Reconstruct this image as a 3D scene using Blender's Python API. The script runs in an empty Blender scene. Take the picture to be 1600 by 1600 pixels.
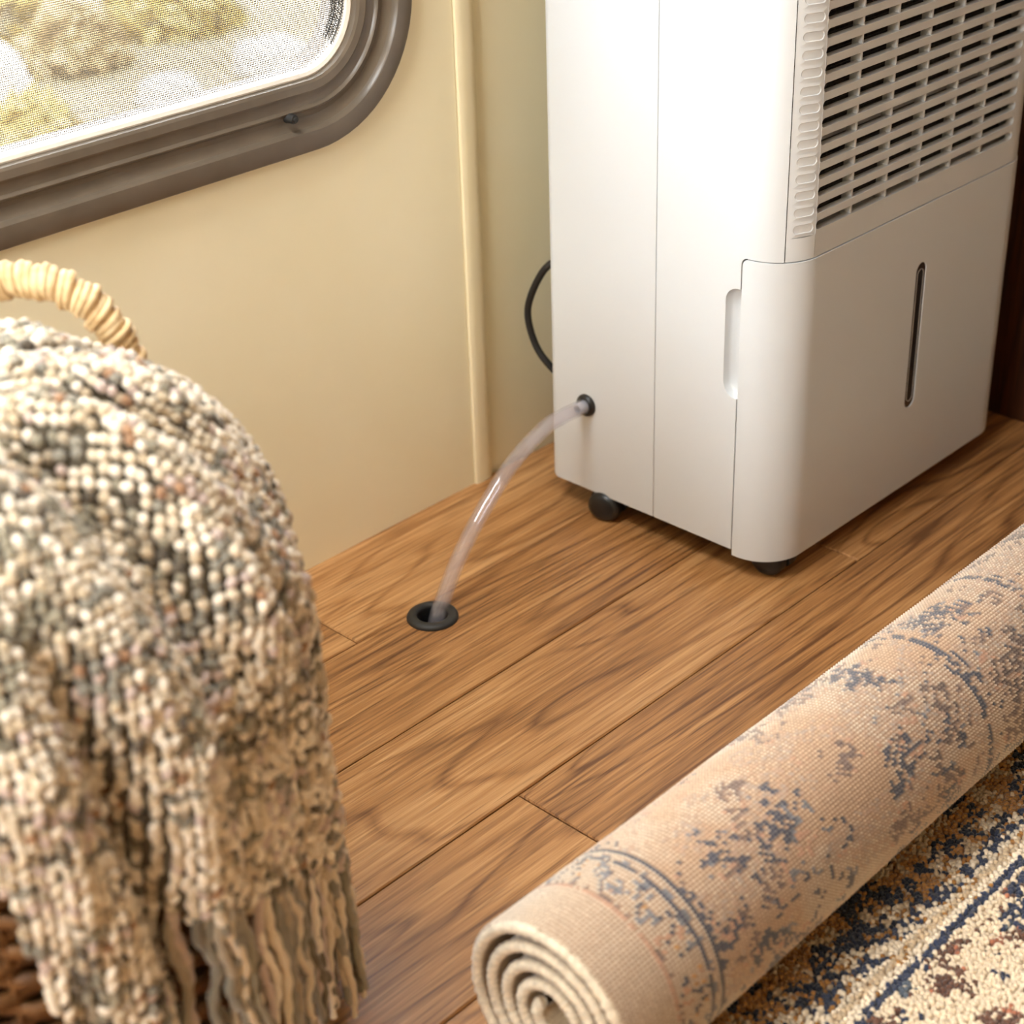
import bpy, bmesh, math, random
import numpy as np
from mathutils import Matrix, Vector
from mathutils.geometry import tessellate_polygon

random.seed(7)
rng = np.random.default_rng(7)
PI = math.pi
scene = bpy.context.scene
COL = scene.collection

# ------------------------------------------------------------------ camera
F_PX, PITCH, ROLL, YAW = 2670.6, 0.517005, -0.0348063, -0.7828016
cy_, sy_, cp_, sp_ = math.cos(YAW), math.sin(YAW), math.cos(PITCH), math.sin(PITCH)
fw = Vector((sy_ * cp_, cy_ * cp_, -sp_))
r0 = Vector((cy_, -sy_, 0)); u0 = r0.cross(fw)
rt = r0 * math.cos(ROLL) + u0 * math.sin(ROLL)
up = -r0 * math.sin(ROLL) + u0 * math.cos(ROLL)
cam_d = bpy.data.cameras.new('camera')
cam = bpy.data.objects.new('camera', cam_d); COL.objects.link(cam)
m = Matrix((rt, up, -fw)).transposed().to_4x4(); m.translation = Vector((0, 0, 1.0))
cam.matrix_world = m
cam_d.sensor_fit = 'HORIZONTAL'; cam_d.sensor_width = 36.0
cam_d.lens = 36.0 * F_PX / 1600.0
cam_d.clip_start = 0.05; cam_d.clip_end = 200
cam_d.dof.use_dof = True; cam_d.dof.focus_distance = 1.62; cam_d.dof.aperture_fstop = 5.2
scene.camera = cam

# ------------------------------------------------------------------ sky, daylight, exposure
world = bpy.data.worlds.new('sky'); scene.world = world; world.use_nodes = True
wn = world.node_tree; wbg = wn.nodes['Background']
wbg.inputs[0].default_value = (0.92, 0.965, 1.03, 1); wbg.inputs[1].default_value = 24.0

def portal(name, loc, rot, sx, sy):
    d = bpy.data.lights.new(name, 'AREA'); d.shape = 'RECTANGLE'; d.size = sx; d.size_y = sy
    d.cycles.is_portal = True
    o = bpy.data.objects.new(name, d); COL.objects.link(o); o.location = loc; o.rotation_euler = rot
    return o
WALL_X = -1.324
WIN = dict(y0=0.16, y1=1.203, z0=0.472, z1=1.45, r=0.14)
portal('window_daylight_portal', (WALL_X - 0.075, (WIN['y0'] + WIN['y1']) / 2, (WIN['z0'] + WIN['z1']) / 2),
       (0, -PI / 2, 0), WIN['z1'] - WIN['z0'] - 0.1, WIN['y1'] - WIN['y0'] - 0.1)
REAR_FILL = dict(x0=-1.00, x1=-0.10, z0=1.15, z1=1.78)      # unseen opening behind the camera, added for fill daylight
WALL_FRONT_Y = -1.25
portal('rear_fill_portal', ((REAR_FILL['x0'] + REAR_FILL['x1']) / 2, WALL_FRONT_Y - 0.075, (REAR_FILL['z0'] + REAR_FILL['z1']) / 2),
       (PI / 2, 0, 0), REAR_FILL['x1'] - REAR_FILL['x0'], REAR_FILL['z1'] - REAR_FILL['z0'])
ROOF_FILL = dict(x0=-1.26, x1=-0.74, y0=0.00, y1=0.60)     # unseen roof opening, added for top light on blanket, floor and roll
ROOF_Z = 2.02
portal('roof_fill_portal', ((ROOF_FILL['x0'] + ROOF_FILL['x1']) / 2, (ROOF_FILL['y0'] + ROOF_FILL['y1']) / 2, ROOF_Z + .075), (0, 0, 0), ROOF_FILL['x1'] - ROOF_FILL['x0'], ROOF_FILL['y1'] - ROOF_FILL['y0'])
vs = scene.view_settings
vs.view_transform = 'Standard'; vs.look = 'None'; vs.exposure = 0.56; vs.gamma = 1.0; vs.use_curve_mapping = False
scene.cycles.max_bounces = 9; scene.cycles.diffuse_bounces = 5; scene.cycles.transparent_max_bounces = 16
scene.cycles.sample_clamp_indirect = 8.0

# ------------------------------------------------------------------ helpers
def lin(r, g, b):
    f = lambda c: (c / 255 / 12.92) if c / 255 <= 0.04045 else ((c / 255 + 0.055) / 1.055) ** 2.4
    return (f(r), f(g), f(b))

class NT:
    def __init__(s, name):
        s.mat = bpy.data.materials.new(name); s.mat.use_nodes = True
        s.t = s.mat.node_tree; s.b = s.t.nodes['Principled BSDF']; s.out = s.t.nodes['Material Output']
    def n(s, typ, **kw):
        nd = s.t.nodes.new(typ)
        for k, v in kw.items():
            if k.startswith('i_'):
                key = k[2:]; key = int(key) if key.isdigit() else key
                sock = nd.inputs[key]
                if isinstance(v, bpy.types.NodeSocket): s.t.links.new(v, sock)
                else: sock.default_value = v
            else: setattr(nd, k, v)
        return nd
    def l(s, a, b): s.t.links.new(a, b)
    def math(s, op, a, b=0.0, c=0.0):
        nd = s.t.nodes.new('ShaderNodeMath'); nd.operation = op
        for i, v in enumerate((a, b, c)):
            if isinstance(v, bpy.types.NodeSocket): s.l(v, nd.inputs[i])
            else: nd.inputs[i].default_value = v
        return nd.outputs[0]
    def ramp(s, fac, stops):
        nd = s.t.nodes.new('ShaderNodeValToRGB'); s.l(fac, nd.inputs[0])
        el = nd.color_ramp.elements
        while len(el) < len(stops): el.new(0.5)
        for e, (p, c) in zip(el, stops): e.position = p; e.color = (*c[:3], 1)
        return nd.outputs[0]
    def mix(s, fac, a, b, blend='MIX'):
        nd = s.t.nodes.new('ShaderNodeMix'); nd.data_type = 'RGBA'; nd.blend_type = blend
        for sock, v in ((nd.inputs[0], fac), (nd.inputs[6], a), (nd.inputs[7], b)):
            if isinstance(v, bpy.types.NodeSocket): s.l(v, sock)
            else: sock.default_value = v if isinstance(v, float) else (*v[:3], 1)
        return nd.outputs[2]
    def bump(s, h, strength=0.3, dist=0.001):
        nd = s.n('ShaderNodeBump', i_Strength=strength, i_Distance=dist); s.l(h, nd.inputs['Height'])
        s.l(nd.outputs[0], s.b.inputs['Normal'])
    def set(s, **kw):
        for k, v in kw.items():
            sock = s.b.inputs[k.replace('_', ' ')]
            if isinstance(v, bpy.types.NodeSocket): s.l(v, sock)
            else: sock.default_value = (*v, 1) if isinstance(v, tuple) and len(v) == 3 else v
        return s

def noise_mat(name, c1, c2, scale, rough, bump=0.0, dist=0.0005, detail=3.0, spec=0.5):
    t = NT(name); co = t.n('ShaderNodeTexCoord')
    nz = t.n('ShaderNodeTexNoise', i_Scale=scale, i_Detail=detail); t.l(co.outputs['Object'], nz.inputs['Vector'])
    c = t.ramp(nz.outputs[0], [(0.3, c1), (0.7, c2)])
    t.set(Base_Color=c, Roughness=rough); t.b.inputs['Specular IOR Level'].default_value = spec
    if bump:
        n2 = t.n('ShaderNodeTexNoise', i_Scale=scale * 6, i_Detail=4.0); t.l(co.outputs['Object'], n2.inputs['Vector'])
        t.bump(n2.outputs[0], bump, dist)
    return t.mat

M = {}
# oak-look planks
def wood(name, dark, mid, light, along='Y', rough=0.36, ring=13.0, coat=0.0):
    t = NT(name); co = t.n('ShaderNodeTexCoord'); oi = t.n('ShaderNodeObjectInfo')
    off = t.n('ShaderNodeVectorMath', operation='SCALE'); off.inputs[0].default_value = (7.3, 11.9, 3.1)
    t.l(t.math('MULTIPLY', oi.outputs['Random'], 9.0), off.inputs['Scale'])
    add = t.n('ShaderNodeVectorMath', operation='ADD'); t.l(co.outputs['Object'], add.inputs[0]); t.l(off.outputs[0], add.inputs[1])
    def coords(sx, sy):
        s_ = (sx, sy, sx) if along == 'Y' else (sx, sx, sy)
        mp = t.n('ShaderNodeMapping'); mp.inputs['Scale'].default_value = s_; t.l(add.outputs[0], mp.inputs[0]); return mp.outputs[0]
    def nz(sx, sy, det=3.0, dist=0.0, rgh=0.5):
        x = t.n('ShaderNodeTexNoise', i_Scale=1.0, i_Detail=det, i_Distortion=dist, i_Roughness=rgh); t.l(coords(sx, sy), x.inputs['Vector']); return x.outputs[0]
    broad = nz(8.0, 0.9, 2.0, 0.35)
    rings = t.math('FRACT', t.math('MULTIPLY', broad, ring))
    rings = t.math('ABSOLUTE', t.math('SUBTRACT', rings, 0.5))          # 0..0.5 triangular contour lines
    line = t.n('ShaderNodeMapRange', i_1=0.0, i_2=0.16, i_3=1.0, i_4=0.0); t.l(rings, line.inputs[0])
    fibre = nz(170.0, 5.0, 4.0, 0.2, 0.65)
    pores = nz(420.0, 14.0, 2.0)
    patch = nz(14.0, 2.2, 3.0, 0.3)
    fine = nz(340.0, 7.0, 3.0, 0.1, 0.6)
    v = t.math('ADD', t.math('MULTIPLY', fibre, 0.45), t.math('MULTIPLY', patch, 0.42))
    v = t.math('ADD', v, t.math('MULTIPLY', t.math('SUBTRACT', fine, 0.36), 0.62))
    v = t.math('SUBTRACT', v, t.math('MULTIPLY', line.outputs[0], t.math('MULTIPLY', fibre, 0.30)))
    v = t.math('ADD', v, t.math('MULTIPLY', t.math('SUBTRACT', oi.outputs['Random'], 0.5), 0.14))
    c = t.ramp(v, [(0.26, dark), (0.48, mid), (0.72, light)])
    pr = t.n('ShaderNodeMapRange', i_1=0.56, i_2=0.70, i_3=0.0, i_4=0.45); t.l(pores, pr.inputs[0])
    c = t.mix(pr.outputs[0], c, tuple(x * 0.62 for x in dark))
    t.set(Base_Color=c, Roughness=t.math('ADD', t.math('MULTIPLY', fibre, 0.22), rough - 0.08), Coat_Weight=coat, Coat_Roughness=0.25)
    t.bump(t.math('SUBTRACT', fibre, t.math('MULTIPLY', pr.outputs[0], 0.6)), 0.25, 0.0006)
    return t.mat
M['plank'] = wood('oak_plank', lin(104, 66, 36), lin(168, 118, 70), lin(206, 158, 106))
M['walnut'] = wood('dark_walnut', lin(40, 20, 10), lin(66, 34, 16), lin(92, 52, 26), along='Z', rough=0.4)
M['oakwall'] = wood('pale_cabinet_wall', lin(196, 180, 152), lin(222, 208, 184), lin(236, 224, 202), along='Z', rough=0.5)
M['subfloor'] = noise_mat('subfloor_board', lin(40, 30, 22), lin(60, 46, 34), 30, 0.9)
M['wall'] = noise_mat('cream_wallboard', lin(242, 231, 196), lin(245, 235, 203), 7, 0.55, 0.06, 0.0006)
M['trim'] = noise_mat('cream_trim', lin(238, 224, 186), lin(242, 229, 194), 9, 0.5, 0.05, 0.0004)
M['ceiling'] = noise_mat('ceiling_panel', lin(226, 216, 200), lin(232, 222, 206), 5, 0.8)
M['bronze'] = noise_mat('bronze_frame', lin(98, 87, 74), lin(108, 96, 82), 25, 0.33, 0.05, 0.0003)
M['seal'] = noise_mat('pale_seal', lin(214, 204, 190), lin(224, 214, 202), 30, 0.6)
M['rubber'] = noise_mat('black_rubber', lin(34, 33, 32), lin(44, 42, 40), 40, 0.55, 0.1, 0.0003)
M['screenwire'] = noise_mat('screen_wire', lin(96, 86, 74), lin(110, 100, 86), 20, 0.6)
M['white'] = noise_mat('white_plastic', lin(208, 211, 214), lin(212, 215, 218), 3, 0.30, 0.03, 0.0003)
M['grille'] = noise_mat('warm_white_plastic', lin(208, 210, 212), lin(212, 214, 216), 3, 0.36)
M['darkplastic'] = noise_mat('dark_plastic', lin(52, 50, 48), lin(60, 58, 55), 12, 0.5)
M['fin'] = noise_mat('coil_fins', lin(44, 43, 42), lin(60, 59, 58), 60, 0.5)
M['filter'] = noise_mat('filter_net', lin(58, 56, 54), lin(72, 70, 67), 60, 0.6)
M['ledge'] = noise_mat('grey_ledge', lin(176, 178, 182), lin(186, 188, 192), 20, 0.5)
M['black'] = noise_mat('black_plastic', lin(24, 24, 24), lin(31, 31, 31), 20, 0.38)
M['cord'] = noise_mat('cord_rubber', lin(22, 21, 20), lin(28, 27, 26), 20, 0.5)
M['gauge'] = noise_mat('smoked_gauge', lin(58, 48, 44), lin(66, 56, 50), 20, 0.14)
M['gaugeline'] = noise_mat('gauge_outline', lin(170, 162, 154), lin(180, 172, 164), 20, 0.3)
M['raffia'] = noise_mat('raffia_wrap', lin(186, 148, 98), lin(230, 204, 160), 70, 0.75, 0.4, 0.0006)
M['wicker'] = noise_mat('brown_wicker', lin(84, 52, 24), lin(128, 86, 44), 60, 0.65, 0.3, 0.0006)
M['gravel'] = noise_mat('pale_gravel', lin(70, 60, 36), lin(120, 108, 78), 1.6, 0.95, detail=6.0)
M['rock'] = noise_mat('pale_rock', lin(140, 137, 130), lin(165, 161, 152), 3.0, 0.9, 0.3, 0.01)
M['leaf'] = noise_mat('yellow_green_leaf', lin(112, 92, 40), lin(142, 124, 66), 4.0, 0.7)
M['leaf2'] = noise_mat('dry_leaf', lin(110, 90, 58), lin(132, 114, 78), 4.0, 0.7)

def attr_mat(name, rough=0.95, sheen=0.3, var=0.12, vs_=400.0):
    t = NT(name); a = t.n('ShaderNodeAttribute', attribute_name='col')
    co = t.n('ShaderNodeTexCoord'); nz = t.n('ShaderNodeTexNoise', i_Scale=vs_, i_Detail=2.0); t.l(co.outputs['Object'], nz.inputs['Vector'])
    g = t.n('ShaderNodeMapRange', i_1=0.3, i_2=0.7, i_3=1 - var, i_4=1 + var); t.l(nz.outputs[0], g.inputs[0])
    sc = t.n('ShaderNodeVectorMath', operation='SCALE'); t.l(a.outputs['Color'], sc.inputs[0]); t.l(g.outputs[0], sc.inputs['Scale'])
    t.set(Base_Color=sc.outputs[0], Roughness=rough, Sheen_Weight=sheen, Sheen_Roughness=0.5)
    t.b.inputs['Specular IOR Level'].default_value = 0.15
    t.bump(nz.outputs[0], 0.25, 0.0004)
    return t.mat
M['rugback'] = attr_mat('woven_rug_back')
M['rugpile'] = attr_mat('rug_pile', sheen=0.4)
M['yarn'] = attr_mat('variegated_yarn', sheen=0.4, vs_=700.0)

t = NT('clear_hose'); tr = t.n('ShaderNodeBsdfTransparent', i_0=(0.97, 0.965, 0.985, 1)); tl = t.n('ShaderNodeBsdfTranslucent', i_0=(0.93, 0.91, 0.97, 1)); df = t.n('ShaderNodeBsdfDiffuse', i_0=(0.93, 0.91, 0.97, 1))
mk = t.n('ShaderNodeMixShader', i_0=0.5); t.l(tl.outputs[0], mk.inputs[1]); t.l(df.outputs[0], mk.inputs[2])
m1 = t.n('ShaderNodeMixShader', i_0=0.13); t.l(tr.outputs[0], m1.inputs[1]); t.l(mk.outputs[0], m1.inputs[2])
lw = t.n('ShaderNodeLayerWeight', i_0=0.5); fr_ = t.math('ADD', t.math('MULTIPLY', t.math('POWER', lw.outputs['Facing'], 3.0), 0.35), 0.05); gl = t.n('ShaderNodeBsdfGlossy', i_1=0.09); m2 = t.n('ShaderNodeMixShader'); t.l(fr_, m2.inputs[0]); t.l(m1.outputs[0], m2.inputs[1]); t.l(gl.outputs[0], m2.inputs[2])
t.l(m2.outputs[0], t.out.inputs[0]); M['hose'] = t.mat
t = NT('window_glass'); tr = t.n('ShaderNodeBsdfTransparent', i_0=(0.97, 0.97, 0.95, 1)); gl = t.n('ShaderNodeBsdfGlossy', i_1=0.02)
m1 = t.n('ShaderNodeMixShader', i_0=0.06); t.l(tr.outputs[0], m1.inputs[1]); t.l(gl.outputs[0], m1.inputs[2]); t.l(m1.outputs[0], t.out.inputs[0]); M['glass'] = t.mat

def tag(o, label=None, cat=None, group=None, kind=None):
    if label: o['label'] = label
    if cat: o['category'] = cat
    if group: o['group'] = group
    if kind: o['kind'] = kind
    return o

def empty(name, loc=(0, 0, 0), parent=None):
    o = bpy.data.objects.new(name, None); COL.objects.link(o); o.location = loc; o.empty_display_size = 0.05
    if parent: o.parent = parent
    return o

def link(name, me, mat, parent=None):
    o = bpy.data.objects.new(name, me); COL.objects.link(o)
    if mat is not None and not me.materials: me.materials.append(mat)
    if parent is not None:
        o.parent = parent
        w = Vector((0, 0, 0)); p = parent
        while p: w += p.location; p = p.parent
        o.location = -w                                   # meshes are given in world coordinates
    return o

def mesh(name, verts, faces, mat, parent=None, smooth=True, ang=35, cols=None):
    """verts (n,3); faces list or (m,k) array; cols per vertex (n,3) or per face (m,3)"""
    me = bpy.data.meshes.new(name)
    if isinstance(faces, np.ndarray):
        v = np.asarray(verts, np.float32); k = faces.shape[1]; nf = len(faces)
        me.vertices.add(len(v)); me.vertices.foreach_set('co', v.ravel())
        me.loops.add(nf * k); me.loops.foreach_set('vertex_index', faces.ravel().astype(np.int32))
        me.polygons.add(nf); me.polygons.foreach_set('loop_start', np.arange(0, nf * k, k, dtype=np.int32))
        me.update(calc_edges=True)
    else:
        me.from_pydata([tuple(map(float, p)) for p in verts], [], faces); me.update()
    me.validate()
    if smooth:
        me.polygons.foreach_set('use_smooth', np.ones(len(me.polygons), bool))
        if ang is not None: me.set_sharp_from_angle(angle=math.radians(ang))
    if cols is not None:
        cols = np.asarray(cols, np.float32)
        if len(cols) == len(me.vertices): dom, rep = 'POINT', cols
        else: dom, rep = 'CORNER', np.repeat(cols, faces.shape[1], axis=0)
        a = me.attributes.new('col', 'FLOAT_COLOR', dom)
        a.data.foreach_set('color', np.concatenate([rep, np.ones((len(rep), 1), np.float32)], 1).ravel())
    return link(name, me, mat, parent)

def bm_obj(name, bm, mat, parent=None, ang=35):
    bmesh.ops.recalc_face_normals(bm, faces=bm.faces[:])
    me = bpy.data.meshes.new(name); bm.to_mesh(me); bm.free()
    me.polygons.foreach_set('use_smooth', np.ones(len(me.polygons), bool)); me.set_sharp_from_angle(angle=math.radians(ang))
    return link(name, me, mat, parent)

def box_bm(bm, lo, hi, bev=0.0, seg=2):
    r = bmesh.ops.create_cube(bm, size=1.0)
    vs_ = r['verts']
    for v in vs_: v.co = Vector([lo[i] + (v.co[i] + 0.5) * (hi[i] - lo[i]) for i in range(3)])
    if bev:
        es = list({e for v in vs_ for e in v.link_edges})
        bmesh.ops.bevel(bm, geom=es, offset=bev, segments=seg, affect='EDGES', profile=0.5)
def box(name, lo, hi, mat, parent=None, bev=0.0, seg=2):
    bm = bmesh.new(); box_bm(bm, lo, hi, bev, seg); return bm_obj(name, bm, mat, parent)

def tube_arrays(pts, rad, n=10, caps=True, up_=None):
    pts = np.asarray(pts, float); N = len(pts); rad = np.broadcast_to(np.asarray(rad, float), (N,))
    tan = np.gradient(pts, axis=0); tan /= np.linalg.norm(tan, axis=1)[:, None] + 1e-12
    nrm = np.zeros_like(pts); a = np.array([0, 0, 1.0]) if abs(tan[0][2]) < 0.9 else np.array([1.0, 0, 0])
    nrm[0] = np.cross(tan[0], a); nrm[0] /= np.linalg.norm(nrm[0])
    for i in range(1, N):
        v = nrm[i - 1] - tan[i] * (nrm[i - 1] @ tan[i]); nrm[i] = v / np.linalg.norm(v)
    bi = np.cross(tan, nrm); th = np.linspace(0, 2 * PI, n, endpoint=False)
    V = pts[:, None] + rad[:, None, None] * (np.cos(th)[None, :, None] * nrm[:, None] + np.sin(th)[None, :, None] * bi[:, None])
    V = V.reshape(-1, 3); Fs = []
    for i in range(N - 1):
        for j in range(n):
            Fs.append((i * n + j, i * n + (j + 1) % n, (i + 1) * n + (j + 1) % n, (i + 1) * n + j))
    if caps:
        Fs.append(tuple(range(n - 1, -1, -1))); Fs.append(tuple((N - 1) * n + j for j in range(n)))
    return V, Fs
def tube(name, pts, rad, mat, parent=None, n=10, caps=True, cols=None):
    V, Fs = tube_arrays(pts, rad, n, caps); return mesh(name, V, Fs, mat, parent, ang=60)

def spline(ctrl, n):
    """Catmull-Rom through the control points"""
    P = [np.array(p, float) for p in ctrl]; P = [2 * P[0] - P[1]] + P + [2 * P[-1] - P[-2]]
    out = []; segs = len(P) - 3
    for k in np.linspace(0, segs, n):
        i = min(int(k), segs - 1); s = k - i; a, b, c, d = P[i:i + 4]
        out.append(0.5 * ((2 * b) + (-a + c) * s + (2 * a - 5 * b + 4 * c - d) * s * s + (-a + 3 * b - 3 * c + d) * s ** 3))
    return np.array(out)

def lathe(name, prof, center, axis, mat, parent=None, n=32, closed=False):
    """prof: (radius, height along axis)"""
    ax = Vector(axis).normalized(); a = ax.orthogonal().normalized(); b = ax.cross(a); c = Vector(center)
    V = []; Fs = []; k = len(prof)
    for i in range(n):
        th = 2 * PI * i / n; d = a * math.cos(th) + b * math.sin(th)
        for r_, h in prof: V.append(c + d * r_ + ax * h)
    for i in range(n):
        for j in range(k if closed else k - 1):
            p, q = i * k + j, i * k + (j + 1) % k; p2, q2 = ((i + 1) % n) * k + j, ((i + 1) % n) * k + (j + 1) % k
            Fs.append((p, p2, q2, q))
    o = mesh(name, V, Fs, mat, parent, ang=40)
    bm = bmesh.new(); bm.from_mesh(o.data); bmesh.ops.remove_doubles(bm, verts=bm.verts[:], dist=1e-6)
    bmesh.ops.recalc_face_normals(bm, faces=bm.faces[:]); bm.to_mesh(o.data); bm.free()
    return o

def rrect(y0, y1, z0, z1, r, n=12):
    pts = []
    for cx, cz, a0 in ((y1 - r, z0 + r, -PI / 2), (y1 - r, z1 - r, 0), (y0 + r, z1 - r, PI / 2), (y0 + r, z0 + r, PI)):
        for i in range(n + 1):
            a = a0 + PI / 2 * i / n; pts.append((cx + r * math.cos(a), cz + r * math.sin(a)))
    return pts
def pill(cx, cz, hw, hh, n=10):
    """upright or lying pill outline"""
    return rrect(cx - hw, cx + hw, cz - hh, cz + hh, min(hw, hh) * 0.999, n)

def plate(name, outer, holes, to3, h0, h1, mat, parent=None):
    """flat plate with holes: outline in (u,v), to3(u,v,h) gives the point"""
    loops = [outer] + holes
    tris = tessellate_polygon([[Vector((p[0], p[1], 0)) for p in lp] for lp in loops])
    flat = [p for lp in loops for p in lp]; n = len(flat)
    V = [to3(p[0], p[1], h1) for p in flat] + [to3(p[0], p[1], h0) for p in flat]
    Fs = [tuple(t_) for t_ in tris] + [(t_[2] + n, t_[1] + n, t_[0] + n) for t_ in tris]
    st = 0
    for lp in loops:
        k = len(lp)
        for i in range(k):
            a, b = st + i, st + (i + 1) % k; Fs.append((a, b, b + n, a + n))
        st += k
    bm = bmesh.new(); vs_ = [bm.verts.new(v) for v in V]
    for f_ in Fs:
        try: bm.faces.new([vs_[i] for i in f_])
        except ValueError: pass
    return bm_obj(name, bm, mat, parent)

def bake_boolean(o, cutter):
    """cut a mesh out of another, keep the result, drop the cutter"""
    md = o.modifiers.new('cut', 'BOOLEAN'); md.operation = 'DIFFERENCE'; md.object = cutter; md.solver = 'EXACT'
    dg = bpy.context.evaluated_depsgraph_get(); dg.update()
    me = bpy.data.meshes.new_from_object(o.evaluated_get(dg)); o.modifiers.clear(); old = o.data; o.data = me
    cm = cutter.data; bpy.data.objects.remove(cutter); bpy.data.meshes.remove(cm)

# ------------------------------------------------------------------ the setting
ROOM = dict(x1=1.25, y0=WALL_FRONT_Y, y1=1.845, z1=ROOF_Z)
GROM = (-1.147, 1.027); GROM_R = 0.0172
def circle(c, r, n=28): return [(c[0] + r * math.cos(2 * PI * i / n), c[1] + r * math.sin(2 * PI * i / n)) for i in range(n)]
flat3 = lambda u, v, h: Vector((u, v, h))
fl = plate('floor', [(WALL_X - 0.06, ROOM['y0'] - .05), (ROOM['x1'] + .05, ROOM['y0'] - .05), (ROOM['x1'] + .05, ROOM['y1'] + .05), (WALL_X - 0.06, ROOM['y1'] + .05)],
           [circle(GROM, GROM_R)], flat3, -0.05, -0.0102, M['subfloor'])
tag(fl, 'oak-look plank floor of the caravan', kind='structure')

def plank(x0, x1, y0, y1):
    g, c, th = 0.0008, 0.0013, 0.0100
    x0, x1, y0, y1 = x0 + g, x1 - g, y0 + g, y1 - g
    cx, cy = (x0 + x1) / 2, (y0 + y1) / 2
    hole = [circle(GROM, GROM_R)] if x0 < GROM[0] < x1 and y0 < GROM[1] < y1 else []
    outer = [(x0, y0), (x1, y0), (x1, y1), (x0, y1)]; ins = [(x0 + c, y0 + c), (x1 - c, y0 + c), (x1 - c, y1 - c), (x0 + c, y1 - c)]
    tris = tessellate_polygon([[Vector((p[0], p[1], 0)) for p in lp] for lp in [ins] + hole])
    flat = ins + (hole[0] if hole else [])
    bm = bmesh.new(); top = [bm.verts.new((p[0] - cx, p[1] - cy, 0)) for p in flat]
    for t_ in tris: bm.faces.new([top[i] for i in t_])
    ch = [bm.verts.new((p[0] - cx, p[1] - cy, -0.0014)) for p in outer]; bt = [bm.verts.new((p[0] - cx, p[1] - cy, -th)) for p in outer]
    for i in range(4):
        j = (i + 1) % 4; bm.faces.new((top[i], ch[i], ch[j], top[j])); bm.faces.new((ch[i], bt[i], bt[j], ch[j]))
    if hole:
        hb = [bm.verts.new((p[0] - cx, p[1] - cy, -th)) for p in hole[0]]; k = len(hb)
        for i in range(k): bm.faces.new((top[4 + i], top[4 + (i + 1) % k], hb[(i + 1) % k], hb[i]))
    o = bm_obj('plank', bm, M['plank'], fl, 20); o.location = (cx, cy, 0); return o
xs = [WALL_X - 0.004, -1.1715, -1.0222, -0.8733]
while xs[-1] < ROOM['x1']: xs.append(xs[-1] + 0.149)
joint = {0: 0.941, 1: 0.62, 2: 1.4216, 3: 0.873}
for i in range(len(xs) - 1):
    y = joint.get(i, random.uniform(-0.2, 1.0))
    cuts = [y]
    while cuts[-1] < ROOM['y1']: cuts.append(cuts[-1] + (1.24 if i else 1.3))
    while cuts[0] > ROOM['y0']: cuts.insert(0, cuts[0] - 1.24)
    cuts[0] = ROOM['y0']; cuts[-1] = ROOM['y1']
    for a, b in zip(cuts, cuts[1:]):
        if b - a > 0.02: plank(xs[i], min(xs[i + 1], ROOM['x1']), a, b)

# left wall with the window opening; its last bay past the batten sits a little further back
YSEAM = 1.267
wx = lambda dx: (lambda u, v, h: Vector((WALL_X + dx + h, u, v)))
hole1 = rrect(WIN['y0'] + .06, WIN['y1'] - .06, WIN['z0'] + .06, WIN['z1'] - .06, .08)
wl = plate('wall_left', [(ROOM['y0'], -.05), (YSEAM, -.05), (YSEAM, ROOM['z1']), (ROOM['y0'], ROOM['z1'])], [hole1], wx(0), -0.05, 0.0, M['wall'])
tag(wl, kind='structure')
tag(plate('wall_left_rear_bay', [(YSEAM + .0002, -.05), (ROOM['y1'] + .05, -.05), (ROOM['y1'] + .05, ROOM['z1']), (YSEAM + .0002, ROOM['z1'])], [], wx(-0.006), -0.05, 0.0, M['wall']), kind='structure')
# batten: rounded strip covering the seam
bm = bmesh.new(); prof = [(-.006, YSEAM), (.0030, YSEAM), (.0042, YSEAM + .0015), (.0048, YSEAM + .009), (.0046, YSEAM + .018), (.0036, YSEAM + .025), (.0015, YSEAM + .0285), (-.006, YSEAM + .029)]
a = [bm.verts.new((WALL_X + p[0], p[1] + .0012, 0.0)) for p in prof]; b = [bm.verts.new((WALL_X + p[0], p[1] + .0012, ROOM['z1'])) for p in prof]
for i in range(len(prof) - 1): bm.faces.new((a[i], a[i + 1], b[i + 1], b[i]))
bm.faces.new(a); bm.faces.new(b[::-1]); bm.faces.new((a[-1], a[0], b[0], b[-1]))
tag(bm_obj('trim_1', bm, M['trim'], None, 50), kind='structure')
# back wall of dark boards
bw = box('wall_back', (WALL_X - .06, ROOM['y1'] + .0121, -.05), (ROOM['x1'] + .05, ROOM['y1'] + .05, ROOM['z1']), M['subfloor']); tag(bw, kind='structure')
x = WALL_X - 0.006
while x < ROOM['x1'] - .01:
    w_ = 0.118; o = box('board', (-w_ / 2 + .0012, 0, -.011), (w_ / 2 - .0012, 0.012, ROOM['z1'] - .001), M['walnut'], None, 0.003)
    o.parent = bw; o.location = (x + w_ / 2, ROOM['y1'], 0); x += w_
tag(box('wall_right', (ROOM['x1'], ROOM['y0'] - .05, -.05), (ROOM['x1'] + .05, ROOM['y1'] + .05, ROOM['z1']), M['oakwall']), kind='structure')
tag(plate('wall_front', [(WALL_X - .05, -.05), (ROOM['x1'], -.05), (ROOM['x1'], ROOM['z1']), (WALL_X - .05, ROOM['z1'])],
          [[(REAR_FILL['x0'], REAR_FILL['z0']), (REAR_FILL['x1'], REAR_FILL['z0']), (REAR_FILL['x1'], REAR_FILL['z1']), (REAR_FILL['x0'], REAR_FILL['z1'])]],
          lambda u, v, h: Vector((u, ROOM['y0'] - h, v)), 0.0, 0.05, M['wall']), kind='structure')
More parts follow.
